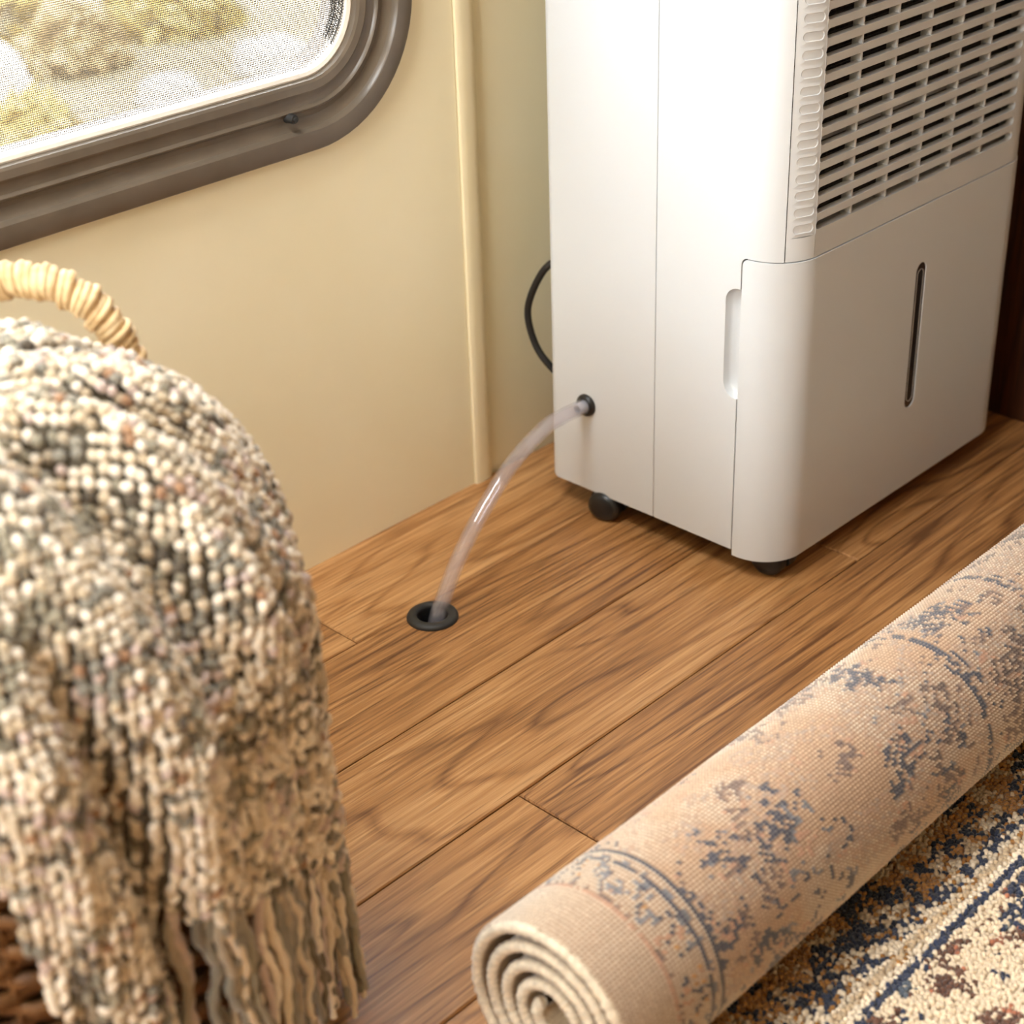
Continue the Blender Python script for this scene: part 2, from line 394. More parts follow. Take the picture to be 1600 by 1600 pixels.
roof_fill_loop = [(ROOF_FILL['x0'], ROOF_FILL['y0']), (ROOF_FILL['x1'], ROOF_FILL['y0']), (ROOF_FILL['x1'], ROOF_FILL['y1']), (ROOF_FILL['x0'], ROOF_FILL['y1'])]
tag(plate('ceiling', [(WALL_X - .06, ROOM['y0'] - .05), (ROOM['x1'] + .05, ROOM['y0'] - .05), (ROOM['x1'] + .05, ROOM['y1'] + .05), (WALL_X - .06, ROOM['y1'] + .05)], [roof_fill_loop], flat3, ROOM['z1'], ROOM['z1'] + .05, M['ceiling']), kind='structure')
fill_roof = tag(empty('roof_fill_opening', ((ROOF_FILL['x0'] + ROOF_FILL['x1']) / 2, (ROOF_FILL['y0'] + ROOF_FILL['y1']) / 2, ROOM['z1'])), kind='structure')  # frame and pane for the added roof opening, out of view
plate('frame', [(ROOF_FILL['x0'] - .03, ROOF_FILL['y0'] - .03), (ROOF_FILL['x1'] + .03, ROOF_FILL['y0'] - .03), (ROOF_FILL['x1'] + .03, ROOF_FILL['y1'] + .03), (ROOF_FILL['x0'] - .03, ROOF_FILL['y1'] + .03)], [roof_fill_loop], flat3, ROOM['z1'] - .012, ROOM['z1'], M['seal'], fill_roof)
plate('pane', roof_fill_loop, [], flat3, ROOM['z1'] + .03, ROOM['z1'] + .033, M['glass'], fill_roof)

# window
win = tag(empty('window_1', (WALL_X, (WIN['y0'] + WIN['y1']) / 2, WIN['z0'])), 'bronze-framed caravan window with rounded corners and insect screen', kind='structure')
def ring_sweep(name, prof, mat, closed=False, n=16, sub=14):
    """sweep a (inset, height) profile round the window's rounded rectangle"""
    V = []; L = None
    for d, h in prof:
        lp = rrect(WIN['y0'] + d, WIN['y1'] - d, WIN['z0'] + d, WIN['z1'] - d, WIN['r'] - d, n); L = len(lp)
        V += [(WALL_X + h, p[0], p[1]) for p in lp]
    Fs = []; K = len(prof)
    for k in range(K if closed else K - 1):
        for i in range(L):
            a, b = k * L + i, k * L + (i + 1) % L; c, d = ((k + 1) % K) * L + (i + 1) % L, ((k + 1) % K) * L + i
            Fs.append((a, b, c, d))
    bm = bmesh.new(); vs_ = [bm.verts.new(v) for v in V]
    for f_ in Fs: bm.faces.new([vs_[i] for i in f_])
    o = bm_obj(name, bm, mat, win, 28); return o
ring_sweep('frame', [(0, 0), (0, .009), (.0015, .0115), (.004, .0125), (.018, .0135), (.0215, .0130), (.0232, .0110), (.0245, .006), (.028, .0030), (.034, .0012), (.0395, .0028),
                     (.0415, .0055), (.0430, .0060), (.0445, .0045), (.0455, .0025), (.0520, .0012), (.0565, .0022), (.0572, .0045), (.0590, .0052), (.0660, .0040), (.0685, .0018), (.0700, -.006), (.0700, -.05), (.045, -.06), (0.02, -.06)], M['bronze'])
ring_sweep('glass_seal', [(.0698, -.004), (.0715, -.0035), (.0745, -.006), (.0760, -.012), (.0760, -.018), (.0698, -.018)], M['seal'])
pane_loop = rrect(WIN['y0'] + .072, WIN['y1'] - .072, WIN['z0'] + .072, WIN['z1'] - .072, WIN['r'] - .072, 12)
plate('pane', pane_loop, [], wx(-0.036), -.003, 0.0, M['glass'], win)
# insect screen: crossed wires
IN = .0745; yA, yB, zA, zB, rr = WIN['y0'] + IN, WIN['y1'] - IN, WIN['z0'] + IN, WIN['z1'] - IN, WIN['r'] - IN
def span(v, lo, hi, olo, ohi):
    d = min(v - lo, hi - v)
    if d >= rr: return olo, ohi
    k = rr - math.sqrt(max(0, rr * rr - (rr - d) ** 2)); return olo + k, ohi - k
V = []; Fs = []; P_, HW = 0.00200, 0.00046; X0 = WALL_X - 0.014
def wire(a, b, o_):
    i = len(V); a = Vector(a); b = Vector(b); o_ = Vector(o_) * HW; q = Vector((HW, 0, 0))
    V.extend([a - o_, a + q, a + o_, a - q, b - o_, b + q, b + o_, b - q])
    for j in range(4): Fs.append((i + j, i + (j + 1) % 4, i + 4 + (j + 1) % 4, i + 4 + j))
y = yA + .001
while y < yB:
    l_, h_ = span(y, yA, yB, zA, zB); wire((X0, y, l_), (X0, y, h_), (0, 1, 0)); y += P_
z = zA + .001
while z < zB:
    l_, h_ = span(z, zA, zB, yA, yB); wire((X0 + .0003, l_, z), (X0 + .0003, h_, z), (0, 0, 1)); z += P_
tag(mesh('insect_screen', V, Fs, M['screenwire'], win, False), kind='stuff')
# gathered edge of the screen along the right-hand side: four cords and a coarse net strip
def rim(d, pitch):
    """points along the bottom-right corner and up the right side at inset d"""
    r = WIN['r'] - d; R_ = WIN['r']; out = []; la = (PI / 2 - .75) * (R_ - .085); n1 = int(la / pitch); n2 = int(.45 / pitch)
    for i in range(n1): a = -PI / 2 + .75 + (PI / 2 - .75) * i / n1; out.append((WIN['y1'] - R_ + r * math.cos(a), WIN['z0'] + R_ + r * math.sin(a)))
    for i in range(n2): out.append((WIN['y1'] - d, WIN['z0'] + R_ + i * pitch))
    return out
V = []; Fs = []
for d, rad in ((.0785, .0007), (.0830, .0006), (.0880, .0008), (.0915, .0005)):
    pts = [(WALL_X - .0085, p[0] - .0006 * math.sin(k * .7), p[1]) for k, p in enumerate(rim(d, .006))]
    v_, f_ = tube_arrays(pts, rad, 5); b0 = len(V); V.extend(v_.tolist()); Fs += [tuple(i + b0 for i in f__) for f__ in f_]
pa, pb = rim(.0765, .0026), rim(.0925, .0026)
for k in range(len(pa)):
    for q in (4, -4):
        if 0 <= k + q < len(pa):
            A, B = pa[k], pb[k + q]; v_, f_ = tube_arrays([(WALL_X - .0080, A[0], A[1]), (WALL_X - .0100, B[0], B[1])], .00030, 4, False)
            b0 = len(V); V.extend(v_.tolist()); Fs += [tuple(i + b0 for i in f__) for f__ in f_]
tag(mesh('screen_spline', V, Fs, M['darkplastic'], win, True, 60), 'gathered dark screen edging', kind='stuff')
lathe('bumper_knob', [(0, .0165), (.0022, .0165), (.0024, .0150), (.0024, .0140), (.0042, .0138), (.0048, .0120), (.0048, .004), (.0056, .003), (.0056, -.001)], (WALL_X, 1.0335, WIN['z0'] + .0385), (1, 0, 0), M['rubber'], win, 18)

# frame and glass round the rear opening that was added for fill light
fill_rear = tag(empty('rear_fill_opening', ((REAR_FILL['x0'] + REAR_FILL['x1']) / 2, ROOM['y0'], REAR_FILL['z0'])), kind='structure')
plate('frame', [(REAR_FILL['x0'] - .03, REAR_FILL['z0'] - .03), (REAR_FILL['x1'] + .03, REAR_FILL['z0'] - .03), (REAR_FILL['x1'] + .03, REAR_FILL['z1'] + .03), (REAR_FILL['x0'] - .03, REAR_FILL['z1'] + .03)],
      [[(REAR_FILL['x0'], REAR_FILL['z0']), (REAR_FILL['x1'], REAR_FILL['z0']), (REAR_FILL['x1'], REAR_FILL['z1']), (REAR_FILL['x0'], REAR_FILL['z1'])]], lambda u, v, h: Vector((u, ROOM['y0'] + h, v)), 0.0, 0.012, M['bronze'], fill_rear)
box('pane', (REAR_FILL['x0'], ROOM['y0'] - .03, REAR_FILL['z0']), (REAR_FILL['x1'], ROOM['y0'] - .027, REAR_FILL['z1']), M['glass'], fill_rear)

# ------------------------------------------------------------------ dehumidifier
XB, XF, YL, YR = -1.230, -0.905, 1.303, 1.780        # back, front, left side, right side
RC = 0.050                                           # front corner radius
ZB, ZSEAM, ZTOP = 0.033, 0.3710, 0.672
XS = -1.0710                                         # seam between the two shells
deh = tag(empty('dehumidifier', ((XB + XF) / 2, (YL + YR) / 2, 0)), 'tall white dehumidifier with slotted front grille standing on black casters', 'dehumidifier')

def arc(cx, cy, a0, a1, r, n): return [(cx + r * math.cos(a0 + (a1 - a0) * i / n), cy + r * math.sin(a0 + (a1 - a0) * i / n)) for i in range(n + 1)]
CL = (XF - RC, YL + RC); CR = (XF - RC, YR - RC)
def sheet(name, path, zlo, zhi, mat, parent, thick=0.005, bev=0.0009, extra=None, nz=1):
    """curved wall that follows a plan path (outside on the right of travel); zlo and zhi may vary along it"""
    n = len(path); zl = np.broadcast_to(np.asarray(zlo, float), (n,)); zh = np.broadcast_to(np.asarray(zhi, float), (n,))
    bm = bmesh.new(); rows = []
    for i, p in enumerate(path): rows.append([bm.verts.new((p[0], p[1], zl[i] + (zh[i] - zl[i]) * k / nz)) for k in range(nz + 1)])
    for i in range(n - 1):
        for k in range(nz): bm.faces.new((rows[i][k], rows[i + 1][k], rows[i + 1][k + 1], rows[i][k + 1]))
    if extra:
        for poly in extra:
            vs_ = [bm.verts.new(v) for v in poly]; bm.faces.new(vs_)
        bmesh.ops.remove_doubles(bm, verts=bm.verts[:], dist=1e-5)
    me = bpy.data.meshes.new(name); bm.to_mesh(me); bm.free()
    me.polygons.foreach_set('use_smooth', np.ones(len(me.polygons), bool)); me.set_sharp_from_angle(angle=math.radians(35))
    o = link(name, me, mat, parent)
    if thick: s_ = o.modifiers.new('thickness', 'SOLIDIFY'); s_.thickness = thick; s_.offset = -1
    if bev: b_ = o.modifiers.new('soft_edge', 'BEVEL'); b_.width = bev; b_.segments = 3; b_.limit_method = 'ANGLE'; b_.angle_limit = math.radians(50); o.modifiers.new('normals', 'WEIGHTED_NORMAL')
    return o

# rear shell, a box with soft rear edges, open towards the front shell
bm = bmesh.new(); box_bm(bm, (XB, YL, ZB), (XS - .0006, YR, ZTOP - .012))
es = [e for e in bm.edges if all(abs(v.co.x - XB) < 1e-5 for v in e.verts)]
bmesh.ops.bevel(bm, geom=es, offset=.0135, segments=6, affect='EDGES', profile=0.5)
es = [e for e in bm.edges if all(v.co.x > XS - .001 for v in e.verts)]
bmesh.ops.bevel(bm, geom=es, offset=.0008, segments=2, affect='EDGES', profile=0.5)
bm_obj('rear_shell', bm, M['white'], deh, 30)

# front shell, left side: flat part with bucket notch and finger notch, then the upper part wraps round the corner to the grille groove
XN = -0.9612; XA = XF - RC
xs_ = XS + .0006
def finger():
    pts = []; x0, x1, z0, z1, r = -.9790, XN, .2145, .3370, .0150
    for i in range(9): a = -PI / 2 - PI / 2 * i / 8; pts.append((x0 + r + r * math.cos(a), z0 + r + .004 + (r + .004) * math.sin(a)))
    for i in range(9): a = PI - PI / 2 * i / 8; pts.append((x0 + r + r * math.cos(a), z1 - r + r * math.sin(a)))
    return pts
fp = finger()
side = [(xs_, ZB), (XN, ZB), (XN, .2145)] + fp + [(XN, .337)] + [(XN, ZSEAM - .0075)] + [(XN + .0075 - .0075 * math.cos(a), ZSEAM + .0008 - .0075 + .0075 * math.sin(a)) for a in np.linspace(.2, PI / 2, 6)] + [(XA, ZSEAM + .0008), (XA, ZTOP - .012), (xs_, ZTOP - .012)]
pathL = arc(CL[0], CL[1], -PI / 2, -PI / 4 - .010, RC, 14)
tri_side = [[Vector((side[i][0], YL, side[i][1])) for i in t_] for t_ in tessellate_polygon([[Vector((p[0], p[1], 0)) for p in side]])]
for t_ in tri_side:
    if (t_[1] - t_[0]).cross(t_[2] - t_[0]).y > 0: t_.reverse()
sheet('front_shell', pathL, ZSEAM + .0008, ZTOP - .012, M['white'], deh, .006, .0008, tri_side)
# right-hand half of the front shell
pathR = arc(CR[0], CR[1], PI / 4 + .010, PI / 2, RC, 14) + [(xs_, YR)]
sheet('front_shell', pathR, [ZSEAM + .0008] * len(pathR), ZTOP - .012, M['white'], deh, .006, .0008)
sheet('front_shell', [(XN, YR), (xs_, YR)], ZB, ZSEAM + .0008, M['white'], deh, .006, .0008)
# scooped floor of the finger notch
V = []; Fs = []; loops = []
ctr = (-.962, .2757)
base = [(XN + .006, .2145)] + fp + [(XN + .006, .337)]
for sc_, dep in ((1.0, .001), (.93, .0065), (.80, .0095), (.45, .0105)):
    loops.append([(ctr[0] + (p[0] - ctr[0]) * sc_, YL + dep, ctr[1] + (p[1] - ctr[1]) * (1 - (1 - sc_) * .35)) for p in base])
k = len(base)
for lp in loops: V += lp
for j in range(len(loops) - 1):
    for i in range(k - 1): Fs.append((j * k + i, j * k + i + 1, (j + 1) * k + i + 1, (j + 1) * k + i))
Fs.append(tuple((len(loops) - 1) * k + i for i in range(k)))
mesh('grip_recess', V, Fs, M['white'], deh, True, 60)

# bucket: lower front, wraps both corners
r7 = .0075
arcL = arc(CL[0], CL[1], -PI / 2, 0, RC, 22); arcR = arc(CR[0], CR[1], 0, PI / 2, RC, 22)
lead = [(XN + .0014 + r7 * (1 - math.cos(a)), YL) for a in np.linspace(0, PI / 2, 7)]
lead = [p for p in lead if p[0] < XA - 1e-4]
path = lead + arcL + arcR + [(p[0], YR) for p in reversed(lead)]
x0_ = lead[0][0]
def ztop_at(i):
    p = path[i]
    s_ = p[0] - x0_ if p[0] < x0_ + r7 else r7
    return ZSEAM - .0003 - (r7 - math.sqrt(max(0, r7 * r7 - (r7 - s_) ** 2)))
zt = [ztop_at(i) for i in range(len(path))]
bucket = sheet('water_bucket', path, .0262, zt, M['white'], deh, .006, 0, None)
dg = bpy.context.evaluated_depsgraph_get(); me = bpy.data.meshes.new_from_object(bucket.evaluated_get(dg)); bucket.modifiers.clear(); bucket.data = me
GY, GZ, GHW, GHH = 1.5545, .2170, .0098, .0875
cut = plate('cut', pill(GY, GZ, GHW, GHH), [], lambda u, v, h: Vector((XF + h, u, v)), -.02, .01, None)
bake_boolean(bucket, cut)
b_ = bucket.modifiers.new('soft_edge', 'BEVEL'); b_.width = .0011; b_.segments = 3; b_.limit_method = 'ANGLE'; b_.angle_limit = math.radians(50); bucket.modifiers.new('normals', 'WEIGHTED_NORMAL')
plate('bucket_floor', arc(CL[0], CL[1], -PI / 2, 0, RC - .005, 16) + arc(CR[0], CR[1], 0, PI / 2, RC - .005, 16) + [(XN + .004, YR - .005), (XN + .004, YL + .005)], [], flat3, .0272, .0315, M['white'], bucket)
fr3 = lambda dx: (lambda u, v, h: Vector((XF + dx + h, u, v)))
gauge = plate('level_gauge', pill(GY, GZ, GHW - .0002, GHH - .0002), [], fr3(-.0010), -.003, 0, M['gauge'], bucket)
plate('gauge_outline', pill(GY, GZ, GHW * .62, GHH - .0075), [pill(GY, GZ, GHW * .62 - .0008, GHH - .0083)], fr3(-.0010), 0, .0006, M['gaugeline'], bucket)
plate('gauge_window', pill(GY, GZ, GHW * .62 - .0009, GHH - .0084), [], fr3(-.0010), 0, .0002, M['black'], bucket)

# front grille panel
PITCH_Z, ROWS, ZROW0, SH = 0.01705, 15, 0.4045, 0.0046     # row spacing, rows, first slot centre, half slot height
Y0S, Y1S = 1.3480, 1.7240
ZP0, ZP1 = ZSEAM + .0008, ZTOP - .012
zb, zt_ = ZROW0 - PITCH_Z / 2, ZROW0 + (ROWS - .5) * PITCH_Z
INS = .0010                                                # panel sits a hair behind the shell
def panel_pt(s, z, dep):
    """s = arc length from the front tangent line, negative round the left corner"""
    if s < 0: a = s / RC; r = RC - INS - dep; return (CL[0] + r * math.cos(a), CL[1] + r * math.sin(a), z)
    return (XF - INS - dep, CL[1] + s, z)
bm = bmesh.new()
def pquad(a): bm.faces.new([bm.verts.new(v) for v in a])
S0, S1 = -RC * (PI / 4 - .010), Y0S - CL[1]
Ssteps = list(np.linspace(S0, S1, 16)); 
def strip(ss, z0, z1):
    for a, b in zip(ss, ss[1:]): pquad([panel_pt(a, z0, 0), panel_pt(b, z0, 0), panel_pt(b, z1, 0), panel_pt(a, z1, 0)])
ptsR = arc(CR[0], CR[1], 0, PI / 4 - .02, RC - INS, 10)
def strip_r(z0, z1, start):
    pp = [(XF - INS, start)] + ptsR
    for a, b in zip(pp, pp[1:]): pquad([(a[0], a[1], z0), (b[0], b[1], z0), (b[0], b[1], z1), (a[0], a[1], z1)])
for z0, z1 in ((ZP0, zb), (zt_, ZP1)):
    strip(Ssteps, z0, z1); pquad([(XF - INS, Y0S, z0), (XF - INS, Y1S, z0), (XF - INS, Y1S, z1), (XF - INS, Y0S, z1)]); strip_r(z0, z1, Y1S)
strip_r(zb, zt_, Y1S)
# left strip: one cell per row, each with a shallow pill-shaped recess
pc, phw = -.0205, .0118
for rw in range(ROWS):
    zc = ZROW0 + rw * PITCH_Z
    pl_ = pill(pc, 0, phw, SH, 9); rings = []
    N = len(pl_)
    rect = []
    for p in pl_:
        dx, dz = p[0] - pc, p[1]
        k = min(((S1 - pc) if dx > 0 else (pc - S0)) / max(abs(dx), 1e-9), (PITCH_Z / 2) / max(abs(dz), 1e-9)); rect.append((pc + dx * k, dz * k))
    for cs, cz in ((S0, -PITCH_Z / 2), (S1, -PITCH_Z / 2), (S1, PITCH_Z / 2), (S0, PITCH_Z / 2)):
        j_ = min(range(N), key=lambda q: abs(rect[q][0] - cs) + abs(rect[q][1] - cz)); rect[j_] = (cs, cz)
    def ring_of(pts, dep): return [bm.verts.new(panel_pt(p[0], zc + p[1], dep)) for p in pts]
    mid = [((a[0] * .5 + b[0] * .5), (a[1] * .5 + b[1] * .5)) for a, b in zip(rect, pl_)]
    inner = pill(pc, 0, phw - .0007, SH - .0007, 9); core = [(pc + (p[0] - pc) * .96, p[1] * .4) for p in inner]
    rings = [ring_of(rect, 0), ring_of(mid, 0), ring_of(pl_, 0), ring_of(inner, .0007), ring_of(core, .0008)]
    for A, B in zip(rings, rings[1:]):
        for i in range(N): bm.faces.new((A[i], A[(i + 1) % N], B[(i + 1) % N], B[i]))
    # close the recess floor by pairing top and bottom points
    c_ = rings[-1]; bm.faces.new(c_)
    # corner fillers of the cell
bmesh.ops.remove_doubles(bm, verts=bm.verts[:], dist=2e-6)
panel = bm_obj('grille_panel', bm, M['grille'], deh, 25)
# cell corners lie on the rectangle's rays only: back the strip with a plain curved sheet a hair behind
bk = bmesh.new(); 
for a, b in zip(Ssteps, Ssteps[1:]):
    bk.faces.new([bk.verts.new(v) for v in (panel_pt(a, zb, .0014), panel_pt(b, zb, .0014), panel_pt(b, zt_, .0014), panel_pt(a, zt_, .0014))])
bm_obj('panel_lining', bk, M['grille'], panel)
# slats: each flares at both ends so that the slots between them end round
def slat_mesh():
    bar = PITCH_Z / 2 - SH; q = [SH - SH * math.cos(a) for a in np.linspace(PI / 2, 0, 7)]
    top = []
    for a in np.linspace(0, PI / 2, 7): top.append((Y0S + SH * (1 - math.cos(a)), PITCH_Z / 2 - SH * math.sin(a)))
    top = [(Y0S, PITCH_Z / 2)] + top[1:]
    right = [(Y0S + Y1S - p[0], p[1]) for p in reversed(top)]
    up_ = top + right
    out = [(p[0], -p[1]) for p in up_] + list(reversed(up_))
    return out
sl = slat_mesh(); yc = (Y0S + Y1S) / 2
first = None
for rw in range(ROWS - 1):
    zc = ZROW0 + (rw + .5) * PITCH_Z
    if first is None:
        first = plate('slat', [(p[0] - yc, p[1]) for p in sl], [], lambda u, v, h: Vector((h, u, v)), -.0080, 0, M['grille'])
        b_ = first.modifiers.new('soft_edge', 'BEVEL'); b_.width = .0007; b_.segments = 2; b_.limit_method = 'ANGLE'; b_.angle_limit = math.radians(50)
        o = first
    else: o = first.copy(); COL.objects.link(o)
    o.parent = panel; o.location = Vector((XF - INS, yc, zc))
for k, zc in ((0, zb), (1, zt_)):              # half slats that close the first and last slot
    h = PITCH_Z / 2 - SH
    prof = [(p[0], (abs(p[1]) if k == 0 else -abs(p[1]))) for p in sl if (p[1] >= 0)] 
    prof = [(Y0S, 0)] + list(reversed(prof)) + [(Y1S, 0)] if k == 0 else [(Y0S, 0)] + list(reversed(prof)) + [(Y1S, 0)]
    plate('slat', prof, [], fr3(-INS), -.0080, 0, M['grille'], panel).location.z += zc
for k in range(1, 6):
    yk = Y0S + .002 + (Y1S - Y0S - .004) * k / 6
    box('rib', (XF - INS - .0140, yk - .0017, zb), (XF - INS - .0022, yk + .0017, zt_), M['grille'], panel, .0006)
# behind the slots: fins, filter net, ledge
core = box('light_block_core', (XS - .02, YL + .015, ZB + .004), (XF - .040, YR - .015, ZTOP - .014), M['darkplastic'], deh)  # solid dark box, added to block light behind seams and slots
mshV, mshF = [], []
def bar3(lo, hi):
    i = len(mshV); mshV.extend([(x_, y_, z_) for x_ in (lo[0], hi[0]) for y_ in (lo[1], hi[1]) for z_ in (lo[2], hi[2])])
    mshF.extend([tuple(i + j for j in f_) for f_ in ((0, 1, 3, 2), (4, 6, 7, 5), (0, 4, 5, 1), (2, 3, 7, 6), (0, 2, 6, 4), (1, 5, 7, 3))])
XG = XF - .030
y = Y0S - .02
while y < Y1S + .02: bar3((XG - .0004, y - .00035, zb - .01), (XG + .0004, y + .00035, zt_)); y += .0028
z = zb - .01
while z < zt_: bar3((XG - .0003, Y0S - .02, z - .00035), (XG + .0005, Y1S + .02, z + .00035)); z += .0034
tag(mesh('filter_net', mshV, mshF, M['filter'], deh, False), kind='stuff')
mshV, mshF = [], []
y = Y0S - .015
while y < Y1S + .015: bar3((XF - .0398, y - .0005, zb), (XF - .0345, y + .0005, zt_)); y += .0042
tag(mesh('coil_fins', mshV, mshF, M['fin'], deh, False), kind='stuff')
box('filter_ledge', (XF - .0385, Y0S - .02, zb - .012), (XF - .0112, Y1S + .02, zb + .0018), M['ledge'], deh, .001)
for z in (.478, .556, .63): box('filter_bar', (XG - .001, Y0S - .02, z - .0022), (XG + .0022, Y1S + .02, z + .0022), M['ledge'], deh, .0005)
# lid
lid_path = [(XB + .012, YL)] + arcL + arcR + [(XB + .012, YR)] + [(XB, YR - .012), (XB, YL + .012)]
lid = plate('lid', lid_path, [], flat3, ZTOP - .0112, ZTOP, M['white'], deh)
b_ = lid.modifiers.new('soft_edge', 'BEVEL'); b_.width = .006; b_.segments = 4; b_.limit_method = 'ANGLE'; b_.angle_limit = math.radians(60)
box('base_tray', (XB + .01, YL + .008, ZB - .003), (XF - .04, YR - .008, ZB + .006), M['darkplastic'], deh)

# casters: a hooded fork with two wheels
def caster(x, y, a, first=[None]):
    c = empty('caster'); c.parent = deh; c.location = Vector((x, y, 0)) - deh.location; c.rotation_euler = (0, 0, a); c.scale = (1.22, 1.22, 1.06)
    if first[0] is None:
        parts = []
        def add(o): o.location = (0, 0, 0); o.parent = c; parts.append(o)
        for s in (-1, 1):
            add(lathe('wheel', [(0, .0040 * s), (.0155, .0040 * s), (.0168, .0052 * s), (.0168, .0120 * s), (.0156, .0150 * s), (.0110, .0176 * s), (.004, .0186 * s), (0, .0187 * s)], (0, 0, .0170), (0, 1, 0), M['black'], None, 28))
        bm = bmesh.new()
        n = 14; A = []; B = []
        for i in range(n + 1):
            th = PI * (-.05 + 1.05 * i / n); A.append((.0188 * math.cos(th), .0170 + .0188 * math.sin(th))); 
        va = [bm.verts.new((p[0], -.0034, p[1])) for p in A]; vb = [bm.verts.new((p[0], .0034, p[1])) for p in A]
        for i in range(n): bm.faces.new((va[i], va[i + 1], vb[i + 1], vb[i]))
        bm.faces.new(va); bm.faces.new(vb[::-1]); bm.faces.new((va[0], vb[0], vb[-1], va[-1]))
        add(bm_obj('fork', bm, M['black'], None))
        add(lathe('stem', [(0, .031), (.0085, .031), (.0085, .026), (.006, .025), (.006, .02)], (.002, 0, 0), (0, 0, 1), M['black'], None, 20))
        first[0] = parts
    else:
        for p in first[0]:
            q = p.copy(); COL.objects.link(q); q.parent = c
    return c
caster(-0.9330, 1.3455, .05); caster(-1.1490, 1.3180, .25); caster(-0.9420, 1.7060, .3); caster(-1.185, 1.735, .8)
# drain outlet on the side, power cord behind
OUT = Vector((-1.1705, YL, .1420))
fit = lathe('drain_outlet', [(.0072, .002), (.0078, .0050), (.0092, .0058), (.0112, .0050), (.0128, .0032), (.0134, .0012), (.0132, -.001), (.0072, -.001)], OUT, (0, -1, 0), M['black'], deh, 36, True)
lathe('nozzle', [(.0052, -.004), (.0052, .016), (.0060, .016), (.0066, .012), (.0066, -.004)], OUT, (0, -1, 0), M['ledge'], fit, 24, True)
cord = spline([(XB + .004, 1.352, .300), (-1.2450, 1.340, .289), (-1.2640, 1.331, .268), (-1.2835, 1.328, .221), (-1.2760, 1.331, .178), (-1.2560, 1.338, .150), (-1.238, 1.360, .120), (-1.245, 1.43, .060), (-1.262, 1.52, .012), (-1.272, 1.62, .0052), (-1.285, 1.76, .0052)], 80)
tube('power_cord', cord, .0042, M['cord'], deh, 12)

# ------------------------------------------------------------------ hose and floor grommet
gr = tag(empty('floor_grommet', (GROM[0], GROM[1], 0)), 'black ring grommet set in the plank floor with the clear hose entering it', 'grommet')
lathe('flange', [(.0166, .0005), (.0166, .0030), (.0176, .0046), (.0200, .0055), (.0240, .0052), (.0268, .0036), (.0280, .0012), (.0280, .0001)], (GROM[0], GROM[1], 0), (0, 0, 1), M['rubber'], gr, 48, True)
lathe('sleeve', [(.0166, .0010), (.0166, -.075), (0, -.075), (0, -.0765), (.0171, -.0765), (.0171, .0005)], (GROM[0], GROM[1], 0), (0, 0, 1), M['black'], gr, 40)
hc = spline([(-1.1705, 1.3010, .1420), (-1.1690, 1.2885, .1436), (-1.1658, 1.2531, .1462), (-1.1634, 1.2242, .1445), (-1.1587, 1.1674, .1250), (-1.1540, 1.1109, .0862), (-1.1507, 1.0714, .0490), (-1.1485, 1.0440, .0118), (-1.1473, 1.0330, -.006), (-1.1466, 1.0270, -.03), (-1.1466, 1.0262, -.06)], 90)
Vo, Fo = tube_arrays(hc, .0088, 28, False); Vi, Fi = tube_arrays(hc, .0066, 28, False); n = len(Vo)
Fs = Fo + [tuple(i + n for i in reversed(f_)) for f_ in Fi]
for s in (0, len(hc) - 1):
    for j in range(28):
        a, b = s * 28 + j, s * 28 + (j + 1) % 28; Fs.append((a, a + n, b + n, b) if s == 0 else (a, b, b + n, a + n))
hs = mesh('drain_hose', np.vstack([Vo, Vi]), Fs, M['hose'], None, True, 60)
tag(hs, 'clear plastic drain hose arching from the dehumidifier down into the floor', 'hose')

# ------------------------------------------------------------------ rug: flat part with pile, and the roll showing its woven back
rug = tag(empty('rug', (-0.55, 1.15, 0)), 'cream and navy patterned rug partly rolled up on the floor', 'rug')
YE, YF = 0.627, 1.72; RX, R0, TH = -0.603, 0.0835, 0.0085; RZ = R0 + TH * .9
KA, KY = 0.0035, 0.0038                                     # knot size round the roll and along it
navy, slate, rust, brown, amber, cream, peach, sand = [np.array(lin(*c)) for c in ((52, 58, 78), (92, 100, 110), (172, 110, 84), (104, 72, 58), (178, 126, 66), (232, 215, 190), (222, 192, 160), (200, 176, 144))]
def vnoise(x, y, seed):
    """smooth value noise on arrays"""
    g = np.random.default_rng(seed).random((128, 128)); xi = np.floor(x).astype(int); yi = np.floor(y).astype(int); fx = x - xi; fy = y - yi
    fx = fx * fx * (3 - 2 * fx); fy = fy * fy * (3 - 2 * fy)
    q = lambda a, b: g[a % 128, b % 128]
    return (q(xi, yi) * (1 - fx) + q(xi + 1, yi) * fx) * (1 - fy) + (q(xi, yi + 1) * (1 - fx) + q(xi + 1, yi + 1) * fx) * fy
def fbm(x, y, seed, o=3):
    s = 0; a = .5; t_ = 0
    for k in range(o): s = s + a * vnoise(x * 2 ** k, y * 2 ** k, seed + k); t_ += a; a *= .5
    return s / t_
def sm_(a, b, x): x = np.clip((x - a) / (b - a), 0, 1); return x * x * (3 - 2 * x)
mutes = [np.array(lin(*c)) for c in ((62, 64, 80), (112, 112, 118), (196, 148, 120), (112, 88, 80))]
def rosettes(u, v, pu, pv, seed):
    """signed flower field: 1 inside outline petals"""
    cu = np.floor(u / pu); cv = np.floor(v / pv); h = vnoise(cu * 7.31 + .5, cv * 3.77 + .5, seed)
    du = u - (cu + .5 + .25 * (h - .5)) * pu; dv = v - (cv + .5 + .3 * (vnoise(cu * 5.1, cv * 9.3, seed + 1) - .5)) * pv
    r = np.hypot(du, dv); a = np.arctan2(dv, du)
    R = (.24 + .16 * h) * pu * (1 + .35 * np.cos((4 + 2 * (h > .5)) * a + 6 * h)); return r / R, a, h
